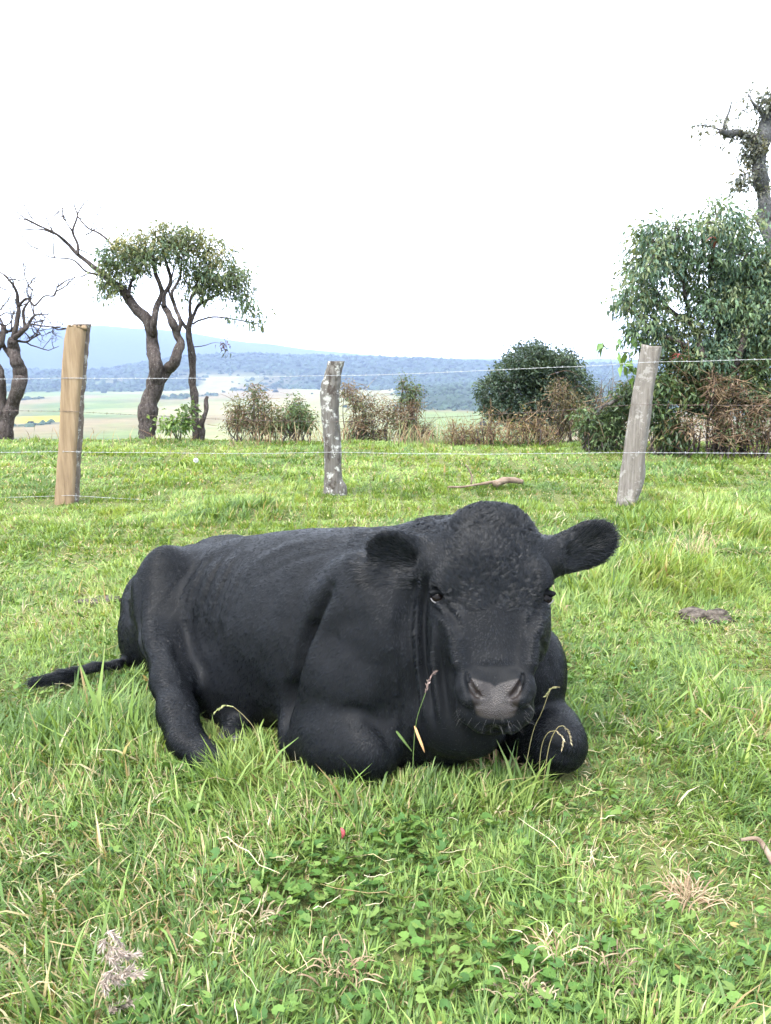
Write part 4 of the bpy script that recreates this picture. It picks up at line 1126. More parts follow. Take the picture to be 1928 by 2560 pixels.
# bare upper-left branches
t.limb(path(Z1, [(540, 495), (430, 410), (370, 350), (310, 300), (230, 260), (130, 205)], YA+.1, .08, ra), 13*k1, 2.5*k1, 34, .5, 7)
t.limb(path(Z1, [(430, 410), (425, 350), (400, 280), (425, 200), (410, 150), (403, 115)], YA+.1, .08, ra), 9*k1, 2*k1, 26, .5, 6)
t.limb(path(Z1, [(430, 200), (480, 260), (540, 290), (600, 340), (640, 400)], YA+.1, .08, ra), 4*k1, 7*k1, 22, .5, 6)
t.limb(path(Z1, [(310, 300), (220, 270), (100, 275), (50, 262)], YA+.1, .08, ra), 5*k1, 1.5*k1, 18, .5, 5)
t.limb(path(Z1, [(540, 520), (470, 500), (400, 440), (270, 420), (210, 378)], YA-.1, .08, ra), 7*k1, 2*k1, 26, .5, 6)
t.limb(path(Z1, [(440, 210), (500, 200), (512, 155)], YA+.1, .05, ra), 3*k1, 1.5*k1, 10, .5, 5)
t.limb(path(Z1, [(400, 290), (350, 210), (310, 178)], YA+.1, .05, ra), 3*k1, 1.2*k1, 10, .5, 5)
t.limb(path(Z1, [(430, 380), (480, 400), (560, 430)], YA+.1, .05, ra), 4*k1, 2*k1, 10, .5, 5)
for (a, b, dx, dz) in ((230, 260, -1, .5), (400, 280, -.4, 1), (425, 190, .4, 1), (130, 205, -1, .3), (310, 300, -.6, .6), (500, 270, .5, .6), (210, 378, -1, .4), (300, 425, -.5, .8), (350, 215, -.5, 1), (180, 215, -.5, 1), (470, 300, .6, -.2)):
    t.bare(Z1(a, b, YA+.1), (dx, ra.normal(0, .4), dz), ra.uniform(.3, .6), .012, 2)
for (a, b, rx, rz, nt) in ((680, 430, 140, 95, 46), (615, 540, 75, 70, 26), (860, 335, 105, 75, 40), (955, 300, 75, 50, 24), (800, 440, 110, 70, 34), (720, 380, 90, 50, 26), (600, 440, 50, 60, 14), (570, 595, 40, 35, 9), (655, 600, 40, 30, 7), (930, 400, 90, 60, 24)):
    t.clump(Z1(a, b, YA), (rx*k1, .42, rz*k1), int(nt*.72), 24, .085, OLIVE if b < 400 else DKGRN+OLIVE[:2], .085, .35, .45, .34)
for (a, b) in ((760, 600), (800, 640), (740, 540), (850, 560), (800, 520)): t.bare(Z1(a, b, YA), (-.6, ra.normal(0, .3), .1), .35, .007, 1)
t.done()

# --- slender tree beside it
t = Tree('slender_tree', 'slender pale-barked tree whose leafy crown leans right over the scrub', 'tree', to_ground(Z1(1075, 1380, YA+.3)), 102)
ra = t.rng; Yb = YA+.3
t.limb([to_ground(Z1(1072, 1385, Yb))]+path(Z1, [(1070, 1330), (1062, 1230), (1056, 1100), (1050, 960), (1036, 860), (1040, 780), (1048, 740)], Yb, .03, ra), 24*k1, 15*k1, 44, .7, 10)
for pts, r in (([(1036, 830), (990, 770), (955, 680), (925, 590), (950, 500), (985, 420)], 12), ([(1045, 760), (1040, 680), (1065, 600), (1090, 500), (1130, 410), (1150, 330)], 11), ([(1050, 760), (1085, 690), (1150, 650), (1220, 610), (1300, 560)], 10),
               ([(1090, 690), (1130, 600), (1190, 520), (1230, 440)], 7), ([(1055, 790), (1100, 765), (1200, 752), (1320, 772), (1420, 790)], 6), ([(1280, 580), (1340, 620), (1360, 690)], 4), ([(1065, 610), (1010, 540), (1010, 470)], 6)):
    t.limb(path(Z1, pts, Yb, .14, ra), r*k1, 2.5*k1, 26, .6, 7)
for (a, b, rx, rz, nt) in ((1080, 330, 110, 50, 34), (1155, 400, 95, 85, 36), (1060, 470, 95, 70, 28), (1180, 520, 105, 65, 34), (1050, 560, 75, 55, 20), (1130, 600, 80, 40, 14), (1300, 550, 65, 50, 20), (1250, 480, 60, 50, 18), (1350, 640, 28, 55, 9), (1395, 760, 45, 28, 8), (1335, 690, 26, 45, 9), (1255, 590, 65, 35, 14), (1100, 640, 60, 30, 8), (1370, 525, 40, 30, 5), (1300, 745, 20, 15, 2)):
    t.clump(Z1(a, b, Yb), (rx*k1, .40, rz*k1), int(nt*.72), 24, .085, (OLIVE if b < 420 else DKGRN+OLIVE[:3]), .085, .55, .45, .34)
t.clump(Z1(1225, 890, Yb), (.05, .05, .05), 2, 8, .08, [(.10, .05, .045)], .05, .6); t.clump(Z1(1245, 935, Yb), (.04, .05, .05), 2, 6, .08, [(.05, .06, .05)], .05, .6)
t.limb(path(Z1, [(1215, 755), (1210, 830), (1235, 880), (1245, 930)], Yb), .006, .003, 10, .3, 4)
for (a, b) in ((1150, 650), (1220, 640), (1100, 700), (1120, 740)): t.bare(Z1(a, b, Yb), (.8, ra.normal(0, .3), -.1), .4, .006, 1)
t.done()

# --- bare twisted tree at the left edge
t = Tree('bare_tree', 'bare twisted leafless tree at the left edge of the photo', 'tree', to_ground(Z1(25, 1400, YA-.3)), 103)
ra = t.rng; Yc = YA-.3
t.limb([to_ground(Z1(30, 1410, Yc))]+path(Z1, [(30, 1370), (55, 1260), (105, 1140), (112, 1050), (90, 980), (72, 920), (75, 870)], Yc, .04, ra), 42*k1, 24*k1, 40, .9, 12)
t.limb([to_ground(Z1(10, 1400, Yc))]+path(Z1, [(12, 1300), (15, 1200), (0, 1060), (-30, 960), (10, 880), (20, 800)], Yc, .04, ra), 28*k1, 12*k1, 36, .9, 10)
t.limb(path(Z1, [(60, 960), (30, 920), (0, 850), (-40, 760)], Yc, .06, ra), 14*k1, 7*k1, 18, .7, 8)
for pts, r in (([(75, 870), (95, 780), (100, 690), (92, 620), (65, 570), (15, 515), (-20, 500)], 14), ([(80, 870), (125, 820), (155, 790), (200, 745), (265, 742)], 15), ([(100, 690), (150, 650), (190, 690), (240, 640), (300, 635), (312, 590)], 7), ([(135, 810), (130, 720), (160, 660), (185, 590)], 9),
               ([(160, 790), (230, 800), (300, 805), (365, 812)], 5), ([(90, 880), (140, 885), (180, 865), (220, 845)], 7), ([(100, 780), (60, 830), (10, 800), (-40, 700)], 8), ([(40, 840), (10, 780), (-30, 700)], 7)):
    p = t.limb(path(Z1, pts, Yc, .10, ra), r*k1, 2.2*k1, 26, .6, 7)
    for k in (8, 13, 18, 23, 25): 
        if ra.random() < .8: t.bare(p[k], p[k]-p[k-3]+ra.normal(0, .05, 3)+np.array([0, 0, .04]), ra.uniform(.3, .6), .012, 2)
t.done()

# --- broken stem and the leafy plant at the foot of the trees
t = Tree('tree_stump', 'short broken dead stump standing right of the slender tree', 'stump', to_ground(Z1(1115, 1385, YA)), 104)
t.limb([to_ground(Z1(1105, 1390, YA))]+path(Z1, [(1110, 1350), (1128, 1280), (1138, 1220), (1146, 1182)], YA), 17*k1, 8*k1, 24, 1.2, 8); t.done()
t = Tree('leafy_sapling', 'bright green leafy sapling at the foot of the slender tree', 'shrub', to_ground(Z1(960, 1380, YA-.25)), 105)
for a in range(10): t.limb([to_ground(Z1(985, 1385, YA-.25)), Z1(t.rng.uniform(880, 1060), t.rng.uniform(1300, 1360), YA-.25)], .008, .004, 6, .4, 4)
t.clump(Z1(985, 1345, YA-.25), (75*k1, .2, 32*k1), 34, 10, .085, [(.12, .20, .05), (.075, .14, .04), (.16, .24, .06)], .06, .1, .3, .5); t.clump(Z1(890, 1335, YA-.25), (26*k1, .1, 24*k1), 7, 6, .10, [(.18, .26, .07), (.13, .21, .05)], .05, .1, .3, .6)
t.clump(Z1(1035, 1280, YA-.2), (40*k1, .15, 40*k1), 16, 9, .08, [(.07, .12, .04), (.10, .15, .05)], .06, .1, .3, .5); t.done()

# --- big leafy tree at the right
YD = 10.3; k3 = .5063*mpp(YD)
t = Tree('broadleaf_tree', 'large bushy broadleaf tree with drooping leaves behind the leaning post', 'tree', to_ground(Z3(1330, 1850, YD)), 106)
ra = t.rng; bD = to_ground(Z3(1340, 1860, YD))
for pts, r in (([(1340, 1700), (1345, 1450), (1330, 1250), (1360, 1050), (1380, 850)], 42), ([(1330, 1650), (1250, 1400), (1190, 1250), (1150, 1080), (1110, 900)], 24), ([(1340, 1600), (1420, 1400), (1470, 1200), (1480, 1000)], 28), ([(1190, 1250), (1080, 1180), (1000, 1050), (960, 920)], 14),
               ([(1250, 1420), (1120, 1330), (1000, 1280), (900, 1180)], 14), ([(1330, 1250), (1280, 1080), (1290, 900), (1310, 720)], 16), ([(1420, 1400), (1520, 1300), (1600, 1150)], 18), ([(1350, 1600), (1200, 1480), (1060, 1420), (960, 1360)], 12)):
    t.limb(([bD] if pts[0][1] > 1590 else [])+path(Z3, pts, YD, .25, ra), r*k3, 5*k3, 34, .5, 8)
lum = [(1000, 845, 95, 70), (935, 960, 70, 80), (1100, 800, 70, 50), (1315, 740, 70, 90), (1425, 790, 65, 80), (1190, 880, 110, 80), (1390, 920, 140, 100), (1050, 960, 110, 80), (1240, 1040, 110, 90), (1450, 1090, 130, 130), (880, 1110, 55, 60), (1010, 1130, 80, 60), (955, 1250, 90, 75), (1120, 1260, 90, 60), (1180, 1360, 130, 80), (1330, 1330, 130, 110), (1480, 1290, 120, 110),
       (990, 1350, 50, 60), (1400, 1180, 110, 80), (1560, 1000, 90, 120), (1600, 1200, 100, 140), (1330, 1130, 80, 60), (1240, 1180, 60, 40), (1560, 1380, 100, 90), (1480, 980, 100, 90), (1530, 1160, 90, 90), (1420, 1400, 90, 70), (1260, 1420, 80, 50)]
for (a, b, rx, rz) in lum:
    t.clump(Z3(a, b, YD+ra.normal(0, .12)), (rx*k3, .50, rz*k3), int(11+rx*rz/330), 26, .070, BLGRN, .075, .75, .45, .42)
t.clump(Z3(960, 760, YD), (.10, .1, .05), 3, 12, .10, BLGRN, .07, .5); t.clump(Z3(1320, 650, YD), (.05, .1, .10), 4, 10, .10, [(.07, .09, .05)], .07, .3)
for (a, b) in ((755, 1345), (830, 1310), (835, 1385), (885, 1310), (890, 1390), (880, 1460), (850, 1450), (900, 1490)):
    t.clump(Z3(a, b, YD-.2), (.04, .04, .04), 1, 5, .115, [(.13, .21, .055), (.09, .16, .045)], .035, .8, .3, .6)
for (a, b) in ((1310, 840), (1130, 1395)): t.clump(Z3(a, b, YD-.5), (.03, .03, .03), 1, 5, .09, [(.20, .055, .045)], .02, .6)
t.done()

# --- tall tree at the right edge, trunk smothered in clumps of moss and leaves
YE = 11.6; k3e = .5063*mpp(YE)
t = Tree('mossy_tree', 'tall crooked tree with mossy trunk at the upper right edge', 'tree', to_ground(Z3(1660, 1800, YE)), 107)
ra = t.rng
t.limb([to_ground(Z3(1660, 1800, YE))]+path(Z3, [(1650, 1500), (1640, 1150), (1590, 880), (1555, 720), (1535, 600), (1520, 480), (1530, 400), (1550, 330), (1575, 240), (1640, 150)], YE, .05, ra), 36*k3e, 30*k3e, 70, 1.5, 12)
t.limb(path(Z3, [(1545, 390), (1490, 330), (1440, 312), (1390, 300), (1330, 285)], YE, .06, ra), 25*k3e, 12*k3e, 26, 1.5, 9)
t.limb(path(Z3, [(1345, 285), (1355, 240), (1375, 190), (1392, 128)], YE, .03, ra), 10*k3e, 2*k3e, 18, .5, 6)
t.limb(path(Z3, [(1330, 285), (1280, 270), (1210, 262)], YE, .05, ra), 5*k3e, 2*k3e, 12, .5, 5); t.limb(path(Z3, [(1560, 280), (1530, 200), (1490, 150), (1470, 110)], YE, .1, ra), 10*k3e, 3*k3e, 18, .8, 6)
GREY = [(0.09, 0.102, 0.083), (0.128, 0.135, 0.108), (0.068, 0.083, 0.068), (0.165, 0.165, 0.128)]
for (a, b, rx, rz, nt, nl) in ((1490, 380, 45, 70, 26, 22), (1515, 460, 35, 60, 18, 20), (1440, 540, 40, 42, 16, 22), (1560, 180, 55, 60, 24, 22), (1470, 320, 50, 25, 12, 18), (1400, 300, 50, 22, 10, 12), (1255, 262, 65, 40, 13, 7), (1330, 270, 35, 25, 7, 9), (1240, 340, 40, 20, 4, 5), (1370, 355, 22, 14, 3, 6), (1440, 170, 40, 30, 7, 8), (1480, 120, 30, 25, 5, 7), (1510, 55, 18, 12, 2, 8), (1530, 620, 30, 60, 8, 12), (1620, 100, 60, 80, 16, 18), (1590, 900, 50, 40, 10, 14)):
    t.clump(Z3(a, b, YE), (rx*k3e, .22, rz*k3e), max(1, int(nt*.85)), nl, .055, GREY, .055, .3, .3, .6)
t.clump(Z3(1435, 480, YE), (.06, .06, .05), 3, 10, .06, [(.25, .20, .09)], .04, .2)
t.done(bark_mat('mossy_bark', (.060, .060, .058, 1), (.10, .10, .10, 1), (.16, .16, .155, 1), .6))

# --- dense rounded evergreen beyond the brow
YF = 17.5; k3f = .5063*mpp(YF)
t = Tree('evergreen_shrub', 'dense rounded dark evergreen shrub beyond the fence', 'shrub', to_ground(Z3(430, 1800, YF)), 108)
t.limb([to_ground(Z3(430, 1850, YF)), Z3(430, 1750, YF), Z3(410, 1600, YF), Z3(400, 1450, YF)], .12, .05, 20, .6, 8); t.limb([Z3(430, 1740, YF), Z3(520, 1600, YF), Z3(580, 1500, YF)], .08, .03, 14, .6, 7); t.limb([Z3(425, 1740, YF), Z3(320, 1640, YF), Z3(240, 1560, YF)], .08, .03, 14, .6, 7)
for (a, b, rx, rz) in ((370, 1430, 105, 75), (430, 1385, 40, 35), (300, 1500, 110, 80), (440, 1500, 120, 90), (540, 1480, 100, 70), (230, 1580, 90, 80), (600, 1570, 95, 90), (350, 1610, 140, 100), (500, 1620, 140, 100), (640, 1640, 60, 70), (270, 1660, 110, 70), (430, 1720, 170, 70), (580, 1710, 90, 60), (490, 1410, 40, 30), (560, 1420, 50, 30)):
    t.clump(Z3(a, b, YF), (rx*k3f, .75, rz*k3f), int(16+rx*rz/110), 26, .085, [(.034, .058, .038), (.050, .078, .046), (.066, .098, .054), (.030, .052, .036)], .075, -.2, .62, .42)
t.done()

# --- scrub along the brow
def thicket(name, label, cat, base, seed, lumps, fn, Y, cols, nl, leaf, ntw, twl, twcol, group='scrub along the brow of the hill', dens=1.0, lean=.5):
    t = Tree(name, label, cat, to_ground(base), seed, group); k = (.4562 if fn is Z1 else .5063 if fn is Z3 else .3601)*mpp(Y); r = t.rng
    for (a, b, rx, rz) in lumps:
        c = fn(a, b, Y)
        for q in range(max(2, int(4*dens))):
            g0 = np.array([c[0]+r.normal(0, rx*k*.4), Y+r.normal(0, .15), 0]); g0[2] = ground_z(g0[0], g0[1])-.03
            t.limb([g0, (g0+c)/2+r.normal(0, .06, 3), c+r.normal(0, .5, 3)*np.array([rx*k, .15, rz*k])], .010, .004, 9, .5, 4, True)
        if nl: t.clump(c, (rx*k, .25, rz*k), int(dens*(8+rx*rz/300)), nl, leaf, cols, .06, .1, .2, .4, .004)
    o = t.done(None, twcol); 
    if ntw:
        g = Geo()
        for q in range(ntw):
            a, b, rx, rz = lumps[r.integers(0, len(lumps))]; c = fn(a, b, Y)+r.normal(0, .55, 3)*np.array([rx*k, .22, rz*k]); d = r.normal(0, 1, 3); d[2] = abs(d[2])*lean*2+.2-lean*.2; d /= np.linalg.norm(d); L = twl*r.uniform(.5, 1.4)
            c[2] = max(c[2], ground_z(c[0], c[1])+.02)
            pts = [c-d*L*.5, c+r.normal(0, .10*L, 3), c+d*L*.5+r.normal(0, .12*L, 3)-np.array([0, 0, .2*L*r.random()])]
            g.tube(spline(pts, 6), [.0045, .0042, .0036, .003, .0024, .0012], 3, np.array(BROWN[r.integers(0, 4)])*r.uniform(.7, 1.5))
        s_ = g.build('dry_stems', M_DRYSTEM, o); s_['kind'] = 'stuff'
    return o
M_DRYSTEM = NM('dry_stem'); M_DRYSTEM = M_DRYSTEM.bsdf(M_DRYSTEM.attr('tint'), .8, .15)
def Z2(x, y, Y): return P(700+x*.3601, 800+y*.3601, Y)
MIXG = [(.085, .105, .040), (.12, .125, .055), (.16, .12, .065), (.06, .09, .035)]
YH = 12.9
thicket('scrub_bush', 'olive brown scrub bush between the slender tree and the short grey post', 'bush', Z1(1330, 1380, YH), 201, [(1290, 1260, 50, 55), (1340, 1310, 70, 55), (1420, 1230, 60, 60), (1470, 1300, 80, 70), (1560, 1310, 80, 60), (1400, 1160, 12, 30), (1290, 1345, 60, 35), (1390, 1345, 80, 35), (1490, 1355, 80, 30), (1560, 1350, 60, 35)], Z1, YH, MIXG+MIXG[:2]+BROWN[:2], 20, .055, 170, .40, M_TWIG)
thicket('scrub_bush', 'green leafy scrub bush just left of the short grey post', 'bush', Z1(1640, 1380, YH), 202, [(1620, 1250, 55, 70), (1650, 1300, 60, 70), (1600, 1330, 70, 45), (1690, 1330, 40, 50)], Z1, YH, [(.075, .12, .045), (.10, .15, .055), (.06, .095, .04)], 22, .06, 80, .3, M_TWIG)
thicket('dead_bush', 'tangled reddish brown dead bush right of the short grey post', 'bush', Z2(700, 820, YH), 203, [(480, 500, 60, 60), (560, 560, 80, 70), (640, 640, 100, 80), (760, 640, 90, 90), (850, 700, 90, 80), (920, 610, 40, 60), (880, 760, 80, 50), (1010, 760, 60, 40), (700, 790, 110, 40), (560, 720, 90, 60)], Z2, YH, BROWN+MIXG, 13, .05, 420, .45, M_TWIG, lean=.3)
thicket('green_shrub', 'upright green shrub growing out of the dead bush by the grey post', 'bush', Z2(900, 800, YH+.2), 204, [(855, 430, 25, 30), (900, 480, 45, 45), (940, 510, 45, 45), (870, 550, 40, 40), (930, 570, 40, 40), (530, 780, 110, 60), (620, 800, 90, 40)], Z2, YH+.2, [(.07, .10, .045), (.09, .125, .05), (.055, .085, .04)], 14, .055, 40, .3, M_TWIG)
YI = 11.6
def Z3g(x, y): return Z3(x, y, YI)
thicket('dry_weeds', 'rusty brown dry weeds standing in front of the dark evergreen shrub', 'weeds', Z3(200, 1860, YI), 205, [(30, 1780, 60, 50), (130, 1790, 70, 60), (200, 1750, 50, 70), (300, 1780, 60, 60), (370, 1740, 40, 80), (420, 1750, 40, 90), (470, 1800, 50, 50)], Z3, YI, [(.17, .12, .055), (.20, .135, .06), (.15, .15, .06)], 8, .05, 420, .32, M_TWIG, lean=1.6)
thicket('olive_shrub', 'olive brown shrub overlapping the right side of the evergreen', 'bush', Z3(560, 1840, YI+.4), 206, [(530, 1570, 40, 50), (550, 1630, 55, 60), (600, 1620, 45, 50), (570, 1710, 70, 60), (640, 1680, 50, 60), (540, 1770, 60, 50)], Z3, YI+.4, [(.095, .085, .04), (.12, .10, .05), (.075, .075, .035), (.14, .11, .06)], 16, .05, 90, .35, M_TWIG)
thicket('bramble', 'green bramble with pale leaves left of the leaning post foot', 'bush', Z3(740, 1860, 10.6), 207, [(660, 1720, 50, 60), (720, 1760, 70, 60), (790, 1720, 70, 90), (840, 1640, 60, 70), (760, 1810, 100, 45), (870, 1780, 70, 70), (880, 1580, 40, 50)], Z3, 10.6, [(.075, .115, .045), (.10, .15, .06), (.055, .085, .04), (.05, .08, .035)], 24, .075, 120, .4, M_TWIG)
thicket('bramble', 'dark green bramble thicket right of the leaning post', 'bush', Z3(1080, 1860, 10.0), 208, [(1010, 1640, 60, 70), (1060, 1720, 60, 70), (1080, 1800, 80, 50), (1180, 1560, 80, 70), (1290, 1500, 90, 70), (1250, 1640, 90, 50), (1040, 1540, 60, 60), (1450, 1560, 90, 90), (1540, 1620, 80, 90), (1150, 1440, 80, 50), (1500, 1460, 80, 60)], Z3, 10.0, [(.050, .085, .036), (.075, .12, .045), (.04, .065, .03), (.12, .15, .05)], 26, .085, 200, .5, M_TWIG)
thicket('dry_vines', 'heap of dry reddish brown vines under the broadleaf tree', 'vines', Z3(1400, 1880, 9.7), 209, [(1360, 1690, 60, 45), (1480, 1720, 70, 60), (1330, 1790, 80, 50), (1430, 1800, 80, 50), (1530, 1660, 60, 70), (1170, 1750, 60, 50), (1570, 1780, 60, 60), (1300, 1560, 40, 70), (1400, 1560, 40, 60)], Z3, 9.7, BROWN+[(.06, .09, .04), (.08, .11, .045)], 9, .06, 420, .42, M_TWIG, lean=.25)
thicket('bare_sapling', 'thin leafless sapling between the evergreen and the bramble', 'sapling', Z3(780, 1760, 12.2), 210, [(770, 1560, 30, 60), (800, 1580, 30, 60), (730, 1600, 25, 50)], Z3, 12.2, BROWN, 0, .05, 26, .5, M_TWIG, lean=2.)
t = Tree('fallen_branch', 'pale lichened dead branch arching through the bramble behind the leaning post', 'branch', to_ground(Z3(730, 1700, 9.9)), 211)
kb = .5063*mpp(9.9)
t.limb([to_ground(Z3(640, 1740, 10.75))]+path(Z3, [(735, 1680), (790, 1640), (850, 1605), (950, 1600), (1040, 1612), (1090, 1600), (1140, 1630), (1175, 1665)], 10.55, .1, t.rng), 8*kb, 19*kb, 48, 1.8, 9); t.limb(path(Z3, [(1040, 1612), (1080, 1680), (1060, 1760)], 10.0), 5*kb, 3*kb, 12, 1., 5); t.done(M_DEAD)
# ================================================================ SMALL THINGS IN THE GRASS
def gz(p, dz=0.): return np.array([p[0], p[1], float(ground_z(p[0], p[1]))+dz])
def gp(u, v):
    """point of the meadow seen at a photo pixel"""
    Y = CAM_H/math.tan(PITCH+math.atan((v-1280)/FPX)); q = P(u, v, Y); return gz(q)
M_STALK = NM('stalk'); M_STALK = M_STALK.leaf(M_STALK.attr('tint'), .6, .25, .15)
TAN, GRN, PINK = (.40, .31, .17), (.11, .17, .05), (.33, .24, .20)
def ribbon(g, pts, wid, c, n=8, up=(0, -.4, 1)):
    p = spline(pts, n); t = np.gradient(p, axis=0); s_ = np.cross(t, up); s_ /= np.linalg.norm(s_, axis=1)[:, None]+1e-9
    w = np.asarray(wid)*np.array([.6, .9, 1, 1, .95, .8, .5, .08])[:n] if n == 8 else np.full(n, wid)
    v = np.vstack([p-s_*w[:, None]*.5, p+s_*w[:, None]*.5]); i = np.arange(n-1)
    g.add(v, np.vstack([np.stack([i, i+1, i+n+1], 1), np.stack([i, i+n+1, i+n], 1)]), c)

def spikelet_head(pts, n, L, w, cols, rng, spread=.5, name='seed_head', parent=None):
    """a grass ear: many small husks along a spine"""
    g = Geo(); sp = spline(pts, n); tg = np.gradient(sp, axis=0); tg /= np.linalg.norm(tg, axis=1)[:, None]
    for k in range(n):
        for q in range(3):
            d = tg[k]+rng.normal(0, spread, 3); d /= np.linalg.norm(d); l_ = L*rng.uniform(.6, 1.2)
            s_ = np.cross(d, rng.normal(0, 1, 3)); s_ /= np.linalg.norm(s_); c = np.array(cols[rng.integers(0, len(cols))])*rng.uniform(.7, 1.3)
            p = sp[k]; v = np.array([p, p+d*l_*.45+s_*w, p+d*l_*.45-s_*w, p+d*l_]); g.add(v, [(0, 1, 3), (0, 3, 2)], c)
    return g.build(name, M_STALK, parent)

rd = np.random.default_rng(77)
# stalk with a seed head in front of the bull's chest
b = gp(1030, 2010)
o = empty('seed_stalk', b); tag(o, 'upright grass stalk with brown seed head before the bull chest', 'grass stalk', 'seed stalks standing before the bull')
tip = P(1064, 1733, b[1]-.02); g = Geo(); pth = spline([b, P(1034, 1880, b[1]), P(1042, 1800, b[1]-.01), tip], 16)
g.tube(pth, np.linspace(.0013, .0008, 16), 5, GRN); g.build('stem', M_STALK, o)
spikelet_head([tip, P(1070, 1712, b[1]-.02), P(1078, 1692, b[1]-.02), P(1086, 1683, b[1]-.02)], 12, .012, .0022, [(.20, .14, .12), (.30, .22, .19), (.14, .10, .09)], rd, .35, 'seed_head', o)
g = Geo(); ribbon(g, [P(1037, 1815, b[1]-.005), P(1046, 1840, b[1]-.02), P(1056, 1865, b[1]-.03), P(1062, 1882, b[1]-.03)], .007, (.46, .27, .12)); g.build('dry_leaf', M_STALK, o)
g = Geo(); ribbon(g, [P(1030, 1878, b[1]), P(1012, 1855, b[1]-.01), P(994, 1832, b[1]-.01), P(990, 1828, b[1]-.01)], .008, GRN); g.build('leaf', M_STALK, o)
# nodding ears
def nodding(label, base, mid, heads, hl, cols, name='nodding_grass'):
    b = gp(*base); o = empty(name, b); tag(o, label, 'grass stalk', 'seed stalks standing before the bull')
    Y = b[1]; pts = [b]+[P(u, v, Y+dy) for (u, v, dy) in mid]; g = Geo(); g.tube(spline(pts, 20), np.linspace(.0012, .0006, 20), 5, (.30, .26, .12)); g.build('stem', M_STALK, o)
    spikelet_head([P(u, v, Y+dy) for (u, v, dy) in heads], 14, hl, .0016, cols, rd, .22, 'seed_head', o); return o
EAR = [(.36, .30, .18), (.46, .40, .26), (.28, .23, .13)]
nodding('nodding pale grass ear hanging before the folded right knee', (1345, 2000), [(1352, 1880, -.01), (1368, 1835, -.02), (1390, 1826, -.02)], [(1390, 1826, -.02), (1402, 1838, -.02), (1408, 1852, -.02), (1406, 1868, -.02)], .011, EAR)
nodding('outer of two nodding grass ears drooping over the right knee', (1352, 2005), [(1372, 1870, -.02), (1392, 1822, -.03), (1408, 1814, -.03)], [(1408, 1814, -.03), (1418, 1824, -.03), (1425, 1840, -.03), (1428, 1856, -.03)], .009, EAR)
nodding('arched grass stalk with small ear beside the muzzle on the right', (1300, 2000), [(1330, 1840, .0), (1355, 1780, .0), (1378, 1722, .0), (1400, 1718, .0)], [(1392, 1718, .0), (1378, 1722, .0), (1370, 1732, .0), (1364, 1740, .0)], .007, [(.20, .22, .09), (.28, .27, .13)])
nodding('green nodding grass ear arching over the bull hind foot', (668, 1925), [(640, 1830, -.0), (610, 1790, .0), (585, 1768, .0)], [(585, 1768, .0), (566, 1764, .0), (550, 1770, .0), (538, 1780, .0)], .010, [(.26, .28, .11), (.34, .33, .16)])
# pale feathery plume at the lower left
b = gp(232, 2552); o = empty('plume_grass', b); tag(o, 'pale feathery grass plume at the lower left of the meadow', 'grass plume')
Yp = b[1]+.0
g = Geo(); g.tube(spline([b, P(240, 2480, Yp), P(262, 2420, Yp), P(275, 2330, Yp)], 14), np.linspace(.0018, .0009, 14), 5, (.42, .34, .20)); g.build('stem', M_STALK, o)
PL = [(.36, .29, .24), (.44, .37, .31), (.28, .22, .18)]
for (u0, v0, u1, v1, n) in ((268, 2325, 300, 2360, 12), (270, 2365, 320, 2395, 14), (275, 2400, 345, 2385, 14), (268, 2440, 300, 2460, 12), (275, 2455, 350, 2435, 16), (285, 2450, 330, 2420, 10), (265, 2345, 255, 2375, 10), (262, 2385, 295, 2420, 14), (280, 2425, 262, 2455, 12), (255, 2455, 268, 2480, 10), (290, 2520, 340, 2505, 14), (272, 2535, 300, 2515, 10)):
    spikelet_head([P(u0, v0, Yp), P((u0+u1)/2, (v0+v1)/2-4, Yp-.004), P(u1, v1, Yp+.004)], int(n*3), .015, .0010, PL, rd, .55, 'spikelet', o)
# fallen red bud
b = gp(856, 2130)+np.array([0, 0, .035]); o = empty('red_bud', b); tag(o, 'small red flower bud among the weed leaves in the foreground', 'flower bud')
g = Geo(); g.tube([b, b+[.003, 0, .010], b+[.002, 0, .018], b+[-.002, 0, .026]], [.002, .0045, .0050, .0022], 8, (.36, .075, .08)); g.build('petals', M_STALK, o)
g = Geo(); g.tube([b-[0, 0, .03], b+[0, 0, .001]], [.001, .0013], 5, GRN); g.build('stem', M_STALK, o)
# white dandelion clock near the fence
b = gp(490, 1190); o = empty('dandelion_clock', b); tag(o, 'white round dandelion clock in the grass near the tan post', 'dandelion')
c = P(490, 1151, b[1]); g = Geo(); g.tube([b, (b+c)/2+[.01, 0, 0], c], [.0025, .002, .002], 5, GRN); g.build('stem', M_STALK, o)
g = Geo()
for k in range(160):
    d = rd.normal(0, 1, 3); d /= np.linalg.norm(d); s_ = np.cross(d, rd.normal(0, 1, 3)); s_ /= np.linalg.norm(s_); e = c+d*.026; g.add(np.array([c, e-s_*.006, e+s_*.006]), [(0, 1, 2)], (.75, .75, .72))
h = g.build('seed_ball', M_STALK, o); h['kind'] = 'stuff'
